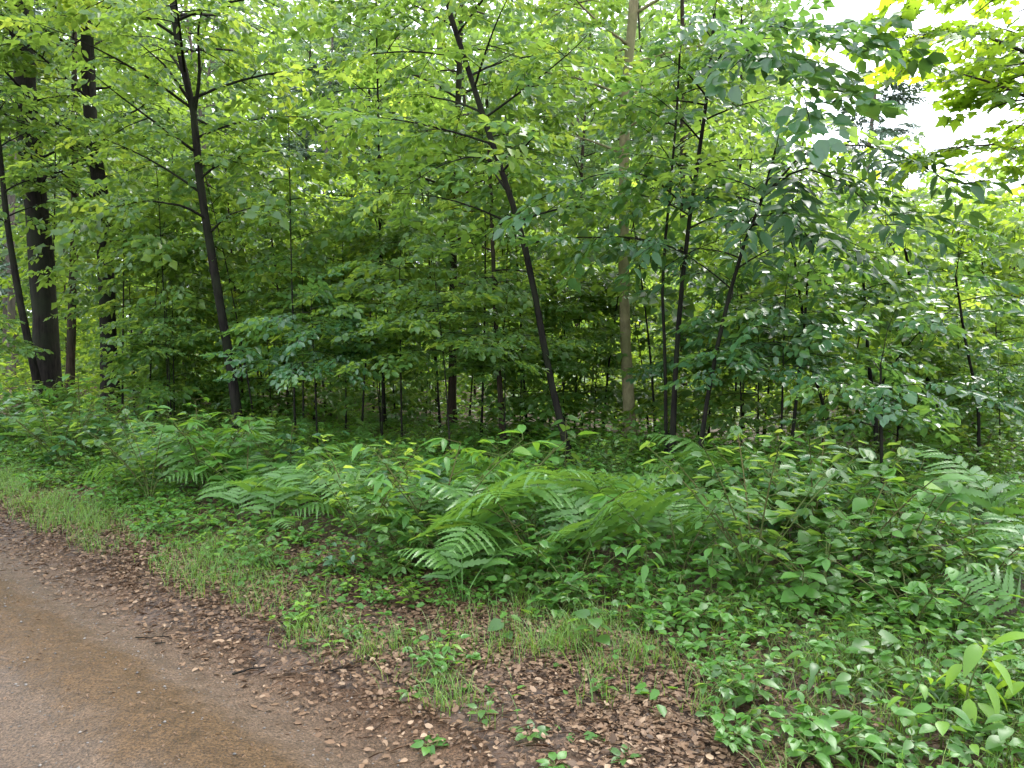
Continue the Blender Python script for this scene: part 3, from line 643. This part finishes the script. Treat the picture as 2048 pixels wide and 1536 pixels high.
# the ferns that stand out: pixel of the middle of the blade, distance of the foot, label
FERN_PX = [(905, 1030, 4.95, 1.05, -2.2, 3, 'large wet fern with a pale bluish frond in the middle of the verge'), (900, 1170, 4.35, .62, -1.9, 3, 'low fern at the litter edge directly below the large pale frond'),
           (1010, 1080, 5.0, .95, -.6, 3, 'fern touching the large pale one on its right'), (1230, 1000, 5.4, 1.05, -1.4, 4, 'tall fern before the pale trunk with upright fronds'),
           (1400, 1050, 5.0, .95, -.9, 3, 'broad fern right of the tall one before the pale trunk'), (1850, 1130, 4.5, .85, -2.4, 3, 'pale flat fern above the round leaves at the right'),
           (2000, 1040, 5.0, .95, -2.0, 4, 'fern by the right edge with dark gaps below'), (2030, 1150, 4.3, .8, -2.6, 3, 'fern cut by the right edge, the lower of two there'), (2020, 1230, 3.85, .6, -2.7, 3, 'lowest bluish fern at the right edge above the yellow leaves'),
           (400, 985, 7.2, .9, -2.0, 3, 'fern leaning over the grass on the left part of the verge'), (620, 970, 6.6, 1.0, -.6, 4, 'yellowish fern in the middle of the left verge'), (700, 1010, 6.0, .85, -2.3, 3, 'fern between the yellowish fern and the large pale one'),
           (500, 960, 7.0, .8, -1.5, 3, 'feathery fern left of the yellowish fern'), (230, 930, 9.0, .9, -1.8, 3, 'fern on the far left verge above the bare litter'), (800, 1090, 5.2, .75, -2.8, 3, 'small fern left of the low fern at the litter edge'),
           (1120, 1030, 5.8, .95, .3, 3, 'fern hidden behind the middle ferns below the leaning trunk'), (1600, 1000, 6.0, .95, -1.7, 3, 'dark fern at the shaded foot of the arching sapling'), (1480, 960, 6.8, 1.0, -1.0, 3, 'bluish fern in shade right of the pale trunk')]
for k, (px, py, d, h, a, n, lab) in enumerate(FERN_PX):
    c = at(px, py, d); put_fern(lab, c[0] - .25 * h * math.cos(a), d - .25 * h * math.sin(a), h * 1.02, a - .3, n + 1, 600 + k, 'bracken ferns along the verge')

def veg_pts(n, s0, s1, seed, q0=-14, q1=9):
    """even scatter inside the view, s metres across from the track"""
    R = np.random.default_rng(seed); out = []
    while len(out) < n:
        s, q_ = R.uniform(s0, s1 + 2) * K_, R.uniform(q0, q1); x, y = s * TN[0] + q_ * TD[0], s * TN[1] + q_ * TD[1]
        if not s0 <= se(x, y) <= s1: continue
        if y < 2.6 or abs(x) > y * .70 + .25: continue
        if out and min((x - a) ** 2 + (y - b) ** 2 for a, b in out[-60:]) < (.055 * y) ** 2 and R.uniform() < .85: continue
        out.append((x, y))
    return out

items = []
for x, y in veg_pts(125, 3.2, 7.5, 77):
    items.append((px_of((x, y, .4))[0], x, y))
for (px, x, y), lab in label_by_zone(items, '{o} of the smaller ferns from the left, growing {z}', LOW):
    put_fern(lab, x, y, R.uniform(.45, .95) * (.6 if se(x, y) > 4.6 and px < 1500 else .85 if px > 1500 else 1), R.uniform(0, 6.28), int(R.integers(2, 4)), int(px) + 9000, 'smaller ferns in the undergrowth')

# broadleaf plants: stem and tiers of leaves
LEAF6, HEART, BIGL = leaf_pointed(.3, 5, .07, .2), leaf_heart(), leaf_pointed(.21, 7, .07, .42)
def shrub(seed, h, leaf, ls, nst, mat, per=9, spread=.35):
    R = np.random.default_rng(seed); wood, bag = Bag(), Bag(); T, F = leaf
    for s in range(nst):
        a = s * 6.28 / nst + R.normal(0, .4); hh = h * R.uniform(.7, 1.1); r = np.linspace(0, 1, 7); lean = spread * R.uniform(.5, 1.2) * (nst > 1) + .05
        P = np.stack([np.cos(a) * lean * r ** 1.4, np.sin(a) * lean * r ** 1.4, hh * (r - .12 * r * r)], 1); wood.add(*tube(P, np.linspace(.006, .0025, 7), 4))
        O, D, N_, S = [], [], [], []
        for k in range(per):
            u = .3 + .7 * k / (per - 1); p = np.array([np.interp(u, r, P[:, i]) for i in range(3)]); b = a + k * 2.3 + R.normal(0, .4)
            pet = ls * R.uniform(.25, .9); e = R.normal(.05, .2); p2 = p + np.array([math.cos(b) * pet, math.sin(b) * pet, pet * .3])
            wood.add(*tube(np.stack([p, p2]), .0022, 3, False))
            for c in range(int(R.integers(1, 4))):
                bb = b + (c - .5) * .9 * (c > 0); O.append(p2); D.append([math.cos(bb), math.sin(bb), e - .15 * c]); N_.append([R.normal(0, .28), R.normal(0, .28), 1]); S.append(ls * R.uniform(.7, 1.2))
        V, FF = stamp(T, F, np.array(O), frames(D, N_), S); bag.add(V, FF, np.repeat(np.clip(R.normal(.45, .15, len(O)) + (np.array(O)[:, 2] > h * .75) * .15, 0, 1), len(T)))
    return wood.mesh('stem', B_STEM, True), bag.mesh('leaves', mat)
LANCE, BROAD, MAP = leaf_pointed(.17, 5, .05, .3), leaf_pointed(.38, 5, .08, .15), leaf_maple()
SHRUBS = [shrub(700 + k, *a) for k, a in enumerate([(.55, LEAF6, .10, 5, M_SHRUB), (.8, LEAF6, .085, 6, M_SHRUB, 11), (.5, BROAD, .075, 6, M_LIGHT), (.6, HEART, .10, 4, M_SHRUB), (.95, LEAF2, .085, 7, M_BEECH, 14, .45), (.4, HEART, .08, 4, M_LIGHT, 7, .25), (.65, LEAF6, .12, 4, M_WET),
          (.7, LANCE, .13, 6, M_SHRUB, 10), (.6, MAP, .12, 4, M_LIGHT, 8), (.5, BROAD, .055, 9, M_BEECH, 13, .4)])]
LOOK = ['glossy oval-leaved', 'tall oval-leaved', 'light green', 'heart-leaved', 'tall fine-leaved', 'low heart-leaved', 'dark wet-leaved', 'narrow-leaved', 'lobed-leaved', 'small-leaved']
R = np.random.default_rng(17); items = []
for x, y in veg_pts(300, 3.0, 7.5, 99):
    j = int(R.integers(0, 10)); items.append((px_of((x, y, .3))[0], x, y, j, LOOK[j]))
for (px, x, y, j, kd), lab in label_by_zone(items, '{o} {k} shrub from the left in the undergrowth {z}', LOW):
    e_ = float(se(x, y)); tall = min(1, (e_ - 2.6) / .9) * (1 - .6 * min(1, max(0, (e_ - 4.2) / 1.0)))
    if (540 < px < 1010 and e_ > 5) or (1010 <= px < 1440 and y > 5.4): tall *= .42
    if px > 1450 and e_ > 3.5 and R.uniform() < .35: continue
    t = thing('undergrowth_shrub', lab, 'shrub', (x, y, float(gz(x, y)) - .01), R.uniform(0, 6.28), 'leafy undergrowth shrubs', (.32 + .78 * tall) * R.uniform(.65, 1.3))
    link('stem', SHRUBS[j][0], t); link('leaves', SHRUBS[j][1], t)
# low weeds at the edge of the verge
WEEDS = [shrub(730 + k, *a) for k, a in enumerate([(.16, LEAF6, .055, 4, M_LIGHT, 6, .10), (.12, HEART, .05, 4, M_SHRUB, 5, .10), (.2, LEAF6, .06, 5, M_SHRUB, 7, .12), (.14, LEAF6, .045, 4, M_YOUNG, 6, .08)])]
WL = ['light green', 'heart-leaved', 'bushy', 'yellow-green']
items = []
for x, y in veg_pts(290, 1.6, 3.3, 123):
    pxx, s_h = px_of((x, y, .1))[0], float(se(x, y))
    if (s_h < 2.75 and R.uniform() < (.74 if x < .85 else .1)) or (-.4 < x < .85 and s_h < 2.35 and y < 3.6) or sq(x, y)[0] < 2.4: continue
    j = int(R.choice([0, 0, 1, 2, 2, 3])); items.append((pxx, x, y, j, WL[j]))
for (px, x, y, j, kd), lab in label_by_zone(items, '{o} small {k} weed from the left by the litter {z}', LOW):
    t = thing('verge_weed', lab, 'weed', (x, y, float(gz(x, y)) - .005), R.uniform(0, 6.28), 'small weeds at the litter edge', R.uniform(.5, 1.2))
    link('stem', WEEDS[j][0], t); link('leaves', WEEDS[j][1], t)

# single plants near the camera, every leaf its own part
def one_leaf(leaf, mat, tint):
    T, F = leaf; return mesh('leaf', T, F, mat, np.full(len(T), tint), True)
LM = {(k, m.name, t): one_leaf(l, m, t) for k, l in (('long', BIGL), ('oval', leaf_pointed(.3, 7, .06, .25)), ('heart', HEART)) for m in (M_YOUNG, M_LIGHT, M_SHRUB) for t in (.25, .5, .75)}
def leafy_plant(label, px, py, h, n, shape, mat, ls, seed, droop=.3, rosette=False, name='seedling', lean=0.0):
    R = np.random.default_rng(seed); g = on_ground(px, py); x, y = g[0], g[1]
    t = thing(name, label, 'plant', (x, y, float(gz(x, y)) - .005), 0)
    wood = Bag(); r = np.linspace(0, 1, 6)
    P = np.stack([lean * h * r ** 1.5 + R.normal(0, .01) * r, -.1 * h * r, h * r], 1)
    if not rosette: wood.add(*tube(P, np.linspace(.005, .002, 6), 5))
    for k in range(n):
        u = 0.02 if rosette else .35 + .65 * k / max(1, n - 1); p = np.array([np.interp(u, r, P[:, i]) for i in range(3)]) if not rosette else np.array([0, 0, .012])
        b = k * 2.4 + R.normal(0, .3) - 1.2; pet = ls * R.uniform(.2, .5); e = R.uniform(.15, .5) if rosette else R.normal(.25, .15)
        p2 = p + pet * np.array([math.cos(b), math.sin(b), e]); wood.add(*tube(np.stack([p, p2]), .002, 4, False))
        d = np.array([math.cos(b), math.sin(b), e * .5 - droop + R.normal(0, .12)]); M = frames(d, [R.normal(0, .2), R.normal(0, .2) - .15, 1.0])
        o = link('leaf', LM[(shape, mat.name, float(R.choice([.25, .5, .75])))], t)
        s = ls * R.uniform(.75, 1.15); mm = Matrix(M.T.tolist()).to_4x4(); mm.translation = p2
        o.matrix_basis = mm @ Matrix.Scale(float(s), 4)
    link('stem', wood.mesh('stem', B_STEM, True), t)
NEAR = [
    ('bright yellow-green sapling with long drooping leaves by the right edge', 1915, 1490, .36, 11, 'long', M_YOUNG, .15, .55, False, .15), ('yellow-green drooping leaves cut by the right edge', 2050, 1490, .36, 8, 'long', M_YOUNG, .14, .5, False, .1),
    ('small seedling with bright drooping leaflets left of the bright sapling', 1800, 1480, .22, 7, 'long', M_YOUNG, .09, .5, False, .35), ('broad-leaved green plant at the bottom right with a grass tuft before it', 1720, 1520, .14, 8, 'oval', M_LIGHT, .09, .2, False, 0.),
    ('small yellow seedling at the bottom edge near the right corner', 1930, 1560, .10, 6, 'oval', M_YOUNG, .065, .25, False, 0.), ('dark broad-leaved plant below the bright sapling', 1880, 1530, .2, 9, 'oval', M_SHRUB, .10, .2, False, 0.),
    ('light broad-leaved plant in the bottom right corner', 2010, 1560, .2, 9, 'oval', M_LIGHT, .10, .25, False, 0.), ('leafy weed standing at the edge of the brown litter, right of centre', 1505, 1450, .16, 10, 'oval', M_LIGHT, .075, .25, False, 0.),
    ('yellowish small weed right of the litter weed', 1520, 1480, .07, 5, 'oval', M_YOUNG, .05, .2, False, 0.), ('plant with a round heart-shaped leaf among the grass', 1740, 1370, .2, 5, 'heart', M_LIGHT, .10, .2, False, 0.),
    ('seedling with small pointed leaves in the grass below the round leaf', 1640, 1420, .2, 8, 'long', M_LIGHT, .085, .45, False, -.2), ('plant with broad overlapping leaves under the right-hand ferns', 1600, 1270, .3, 10, 'heart', M_SHRUB, .11, .15, False, 0.),
    ('light heart-leaved plant at the verge edge right of the low fern', 1190, 1320, .2, 7, 'heart', M_LIGHT, .085, .3, False, 0.), ('single heart-shaped seedling beside the low fern', 1010, 1290, .13, 4, 'heart', M_LIGHT, .08, .3, False, 0.),
    ('drooping pointed leaves before the tall fern', 1290, 1220, .35, 11, 'long', M_SHRUB, .12, .5, False, 0.), ('upright leafy shrub seedling right of the tall ferns', 1420, 1230, .36, 12, 'oval', M_SHRUB, .10, .3, False, 0.),
    ('weed rosette on the litter left of centre, the upper one', 825, 1385, .03, 9, 'oval', M_LIGHT, .06, -.1, True, 0.), ('weed rosette low on the litter, left of bottom centre', 855, 1475, .03, 9, 'oval', M_SHRUB, .06, -.1, True, 0.),
    ('weed rosette on the litter just above the bottom edge, right of its twin', 1060, 1470, .03, 9, 'oval', M_LIGHT, .06, -.1, True, 0.), ('lowest weed rosette at the bottom edge', 1110, 1530, .03, 9, 'oval', M_SHRUB, .06, -.1, True, 0.),
    ('small weed with upright leaves between the rosettes', 965, 1440, .06, 7, 'oval', M_LIGHT, .055, 0., False, 0.), ('pale three-leaved seedling on the litter left of the low fern', 670, 1300, .05, 5, 'oval', M_YOUNG, .05, .1, False, 0.),
    ('tiny star-shaped seedling on the litter below the low fern', 895, 1310, .06, 6, 'long', M_YOUNG, .06, .1, False, 0.), ('tiny plant beside the track stick', 610, 1290, .04, 6, 'oval', M_LIGHT, .05, 0., False, 0.),
    ('low weed by the grassy litter edge right of the rosettes', 1210, 1400, .08, 8, 'oval', M_LIGHT, .055, .1, False, 0.), ('weed rosette in the litter at the bottom, farthest right', 1250, 1520, .03, 8, 'oval', M_LIGHT, .05, -.1, True, 0.),
    ('bright leafy plant amid the left verge with yellow-green leaves', 620, 990, .55, 12, 'oval', M_YOUNG, .11, .2, False, 0.), ('glossy-leaved plant left of the bright verge plant', 480, 950, .6, 14, 'oval', M_SHRUB, .12, .2, False, 0.),
    ('pale young plant below the middle verge', 1100, 1180, .3, 10, 'oval', M_LIGHT, .09, .2, False, 0.), ('tall leafy plant in front of the leaning trunk foot', 1130, 1000, .75, 12, 'heart', M_LIGHT, .13, .4, False, 0.),
]
for k, (lab, px, py, h, n, sh, m, ls, dr, ro, le) in enumerate(NEAR): leafy_plant(lab, px, py, h, n, sh, m, ls, 800 + k, dr, ro, 'rosette_weed' if ro else 'seedling', le)

# ------------------------------------------------------------------ ground cover, grass and litter
def scatter(n, s0, s1, seed, q0=-13, q1=8, pw=1.0):
    R = np.random.default_rng(seed); s = (s0 + (s1 - s0) * R.uniform(0, 1, n) ** pw) * K_; q_ = R.uniform(q0, q1, n); x, y = s * TN[0] + q_ * TD[0], s * TN[1] + q_ * TD[1]
    k = (y > 2.3) & (np.abs(x) < y * .72 + .3); return x[k], y[k], s[k] / K_, R
# small leaves close to the soil
x, y, s, R = scatter(120000, 2.4, 9.0, 31, pw=1.2)
dens = (np.clip((se(x, y) - 2.6) / .5, 0, 1) + .42 * np.interp(x, [-.6, -.1, .9, 1.3], [1, .35, .35, 1]) * np.clip((s - 2.3) / .3, 0, 1) * (wob(x, y, 2.0, 9) > 0) + .4 * np.clip((x - .8) / .7, 0, 1)) * (.6 + .6 * wob(x, y, .9, 3)) ; k = R.uniform(0, 1, len(x)) < np.clip(dens, 0.02, 1); x, y, s = x[k], y[k], s[k]; n = len(x)
zz = gz(x, y) + R.uniform(.015, .16, n) * np.clip((s - 2.4), .15, 1); az = R.uniform(0, 6.28, n)
V, FF = stamp(LEAF2[0], LEAF2[1], np.stack([x, y, zz], 1), frames(np.stack([np.cos(az), np.sin(az), R.normal(0, .2, n)], 1), np.stack([R.normal(0, .35, n), R.normal(0, .35, n), np.ones(n)], 1)), R.uniform(.03, .075, n))
gc = link('ground_cover', mesh('ground_cover', V, FF, M_SHRUB, np.repeat(np.clip(R.normal(.5, .2, n), 0, 1), 6))); gc['kind'] = 'stuff'; gc['label'] = 'low green ground cover of small leaves under the ferns'; gc['category'] = 'ground cover'

# undergrowth farther in, up to the far trees
n = 95000; R = np.random.default_rng(32); d = 7.5 + 38 * R.uniform(0, 1, n) ** 1.5; px = R.uniform(-150, 2200, n); x = (px - 1024) / FPX * d
hum = np.clip(.55 + .6 * wob(x, d, .45, 7), .05, 1); hum *= 1 - .75 * np.exp(-((x + 1.6) / 2.0) ** 2 - ((d - 11.) / 2.6) ** 2)   # the bare shaded hollow left of the leaning trunk
zz = gz(x, d) + .03 + R.uniform(0, 1, n) ** 1.3 * hum * np.clip(d / 12, .35, 1.9); k = (sq(x, d)[0] > 5.5) & (R.uniform(0, 1, n) < hum + .15); x, d, zz = x[k], d[k], zz[k]; n = len(x); az = R.uniform(0, 6.28, n)
V, FF = stamp(LEAF1[0], LEAF1[1], np.stack([x, d, zz], 1), frames(np.stack([np.cos(az), np.sin(az), R.normal(0, .25, n)], 1), np.stack([R.normal(0, .35, n), R.normal(0, .35, n), np.ones(n)], 1)), np.clip(R.uniform(.7, 1.3, n) * .0085 * d, .07, .3))
fi = ((d > 12.5) & ((x > .5) | (x < -.5 * d))).astype(int).repeat(2)  # backlit glow painted on far leaves at the right and far left
ug = link('undergrowth', mesh('undergrowth', V, FF, [M_SHRUB, M_GLOW], np.repeat(np.clip(R.normal(.5, .2, n), 0, 1), 4), mat_ids=fi)); ug['kind'] = 'stuff'; ug['label'] = 'low green undergrowth spreading between the far trunks'; ug['category'] = 'undergrowth'

# grass: clumps along the verge
def blade():
    t = np.array([0, .35, .7, 1]); w = np.array([.5, .45, .28, .02]); xx = np.array([0, .06, .24, .55]); z = np.array([0, .36, .66, .84])
    V = np.concatenate([np.stack([xx, w, z], 1), np.stack([xx, -w, z], 1)]); i = np.arange(3); return V, [np.stack([i, i + 1, i + 5, i + 4], 1)]
BT, BF = blade()
cx, cy_, s, R = scatter(9000, 2.25, 4.6, 41)
e_ = se(cx, cy_); ctr = np.interp(cx, [-1.5, .3], [2.6, 2.45]); wd = np.interp(cx, [-1.5, .3], [.42, .75])
dn = np.where((cx > -.5) & (cx < .8) & (cy_ < 3.3), .3, 1) * (.2 + .8 * np.clip(wob(cx, cy_, 1.3, 5) * 2 + .3, 0, 1)) * np.interp(cx, [-1.6, -1.1, -.2, .3], [1.25, .9, .8, 1.2]) * np.exp(-((e_ - ctr) / wd) ** 2) * .75
k = R.uniform(0, 1, len(cx)) < dn; cx, cy_ = cx[k], cy_[k]
m = 16; ox = np.repeat(cx, m) + R.normal(0, .05, len(cx) * m); oy = np.repeat(cy_, m) + R.normal(0, .05, len(cx) * m); n = len(ox)
az = R.uniform(0, 6.28, n); hh = R.uniform(.04, .16, n) * np.where(ox > 0, 1.2, 1); M = np.stack([np.stack([np.cos(az), np.sin(az), 0 * az], 1) * R.uniform(.5, 2.2, (n, 1)), np.stack([-np.sin(az), np.cos(az), 0 * az], 1) * (.0035 / hh)[:, None] * 1.0, np.tile([0, 0, 1.], (n, 1))], 1)
V, FF = stamp(BT, BF, np.stack([ox, oy, gz(ox, oy) - .005], 1), M, hh)
gr = link('grass', mesh('grass', V, FF, M_GRASS, np.repeat(np.clip(R.normal(.5, .25, n), 0, 1), len(BT)))); gr['kind'] = 'stuff'; gr['label'] = 'thin green grass along the verge of the track'; gr['category'] = 'grass'

# fallen leaves: the largest ones in view as pieces of the floor, the rest as one mass
DEAD = [leaf_pointed(.33, 2, a, b) for a, b in ((.10, .1), (.02, -.2), (-.08, .25))]
def litter(n, s0, s1, seed, sz=(.011, .044), pw=1.0, thin=None):
    x, y, s, R = scatter(n, s0, s1, seed, pw=pw)
    if thin is not None: k = R.uniform(0, 1, len(x)) < thin(s, x, y); x, y, s = x[k], y[k], s[k]
    n = len(x); az = R.uniform(0, 6.28, n)
    return np.stack([x, y, gz(x, y) + .008 + R.uniform(0, .014, n)], 1), frames(np.stack([np.cos(az), np.sin(az), R.normal(0, .15, n)], 1), np.stack([R.normal(0, .35, n), R.normal(0, .35, n), np.ones(n)], 1)), sz[0] + (sz[1] - sz[0]) * R.uniform(0, 1, n) ** 1.6, R
O, M, S, R = litter(420000, 1.75, 4.8, 51, thin=lambda s, x, y: np.clip((s - 1.75) / .7, 0.0, 1) ** 1.3 * np.clip((3.6 - se(x, y)) / .6, 0, 1) * np.interp(x, [.7, 1.4], [1, .25]) * (.6 + .4 * wob(x, y, 2.2, 4)))
big = np.argsort(-(S / O[:, 1]))[:260]; rest = np.setdiff1d(np.arange(len(O)), big)
bag = Bag(); which = R.integers(0, 3, len(rest))
for k in range(3):
    w = rest[which == k]; V, FF = stamp(DEAD[k][0], DEAD[k][1], O[w], M[w], S[w]); bag.add(V, FF, np.repeat(R.uniform(0, 1, len(w)) ** .7, len(DEAD[k][0])))
O2, M2, S2, _ = litter(60000, 1.7, 4.6, 54, (.03, .10), thin=lambda s, x, y: np.clip((s - 1.8) / .5, .05, 1) * np.clip((3.6 - se(x, y)) / .6, 0, 1))
V, FF = stamp(LEAF1[0] * [1, .07, .6], LEAF1[1], O2 + [0, 0, .006], M2, S2); bag.add(V, FF, np.repeat(R.uniform(.1, 1, len(O2)), 4))
lt = link('leaf_litter', bag.mesh('leaf_litter', M_LITTER), floor_o); lt['kind'] = 'stuff'
DM = [mesh('fallen_leaf', d[0], d[1], M_LITTER, np.full(len(d[0]), t)) for d in DEAD for t in (.2, .45, .65, .9)]
for w in big:
    o = link('fallen_leaf', DM[int(R.integers(0, len(DM)))], floor_o); mm = Matrix(M[w].T.tolist()).to_4x4(); mm.translation = O[w] + [0, 0, .006]; o.matrix_basis = mm @ Matrix.Scale(float(S[w] * 1.15), 4)
# crumbs and needles strewn over the track
O, M, S, R = litter(26000, .3, 2.5, 52, (.005, .028), thin=lambda s, x, y: .35 + .5 * np.exp(-((s - 1.42) / .2) ** 2) + .5 * np.clip((s - 2.0) / .3, 0, 1))
V, FF = stamp(LEAF1[0] * [1, .5, 1], LEAF1[1], O - [0, 0, .002], M, S); cr = link('track_crumbs', mesh('track_crumbs', V, FF, M_LITTER, np.repeat(np.clip(R.normal(.6, .25, len(O)), 0, 1), 4)), track); cr['kind'] = 'stuff'
# pebbles in the ruts
def gravel_mat():
    m, N, L = nodes('gravel'); a = N.new('ShaderNodeAttribute'); a.attribute_name = 'tint'; r = ramp(N, [(0, (.06, .055, .05)), (1, (.19, .165, .14))]); L.new(a.outputs['Fac'], r.inputs[0])
    p = N.new('ShaderNodeBsdfPrincipled'); p.inputs['Roughness'].default_value = .5; L.new(r.outputs[0], p.inputs[0]); o = N.new('ShaderNodeOutputMaterial'); L.new(p.outputs[0], o.inputs[0]); return m
OCT = np.array([[1, 0, 0], [0, .8, 0], [-1, .1, 0], [0, -.8, .05], [.1, .1, .6], [0, 0, -.5]]); OF = [np.array([[0, 1, 4], [1, 2, 4], [2, 3, 4], [3, 0, 4], [1, 0, 5], [2, 1, 5], [3, 2, 5], [0, 3, 5]])]
x, y, s, R = scatter(15000, .2, 2.35, 53); k = R.uniform(0, 1, len(x)) < .3 + .7 * (np.exp(-((s - 1.85) / .25) ** 2) + (s < 1.2)); x, y = x[k], y[k]; n = len(x); az = R.uniform(0, 6.28, n)
V, FF = stamp(OCT, OF, np.stack([x, y, gz(x, y) + .007], 1), frames(np.stack([np.cos(az), np.sin(az), 0 * az], 1), np.tile([0, 0, 1.], (n, 1))), R.uniform(.002, .0065, n) * R.choice([1, 1, 1, 1.8], n))
gv = link('gravel', mesh('gravel', V, FF, gravel_mat(), np.repeat(R.uniform(0, 1, n), 6), True), track); gv['kind'] = 'stuff'

# sticks on the ground
def stick(label, p0, p1, r, seed, bend=.05):
    R = np.random.default_rng(seed); a, b = on_ground(*p0), on_ground(*p1); t = np.linspace(0, 1, 9); P = a + (b - a) * t[:, None]; side = np.array([-(b - a)[1], (b - a)[0], 0])
    P += side * (bend * np.sin(t * 3.1) + R.normal(0, .02, 9))[:, None]; P[:, 2] = gz(P[:, 0], P[:, 1]) + .012 + r
    foot = P[0].copy(); th = thing('fallen_stick', label, 'stick', foot)
    V, F = tube(P - foot, r * np.linspace(1, .5, 9), 6); link('stem', mesh('stem', V, F, B_DARK, smooth=True), th)
    m = P[5] - foot; V, F = tube(np.stack([m, m + side * .12 + [0, 0, .01], m + side * .2 + (b - a) * .1 + [0, 0, .012]]), np.array([r * .5, r * .4, r * .2]), 5); link('side_twig', mesh('side_twig', V, F, B_DARK, smooth=True), th)
stick('dark bent stick lying on the edge of the track', (465, 1332), (530, 1325), .006, 1, .18)
stick('long thin pale stick across the right rut', (270, 1266), (355, 1258), .004, 2)
stick('short dark twig on the rut left of the bent stick', (310, 1276), (330, 1273), .005, 3)
stick('dark twig among the litter below the left verge', (405, 1160), (425, 1152), .006, 4)
stick('thin twig lying in the litter right of the bent stick', (650, 1345), (720, 1338), .004, 5, .1)
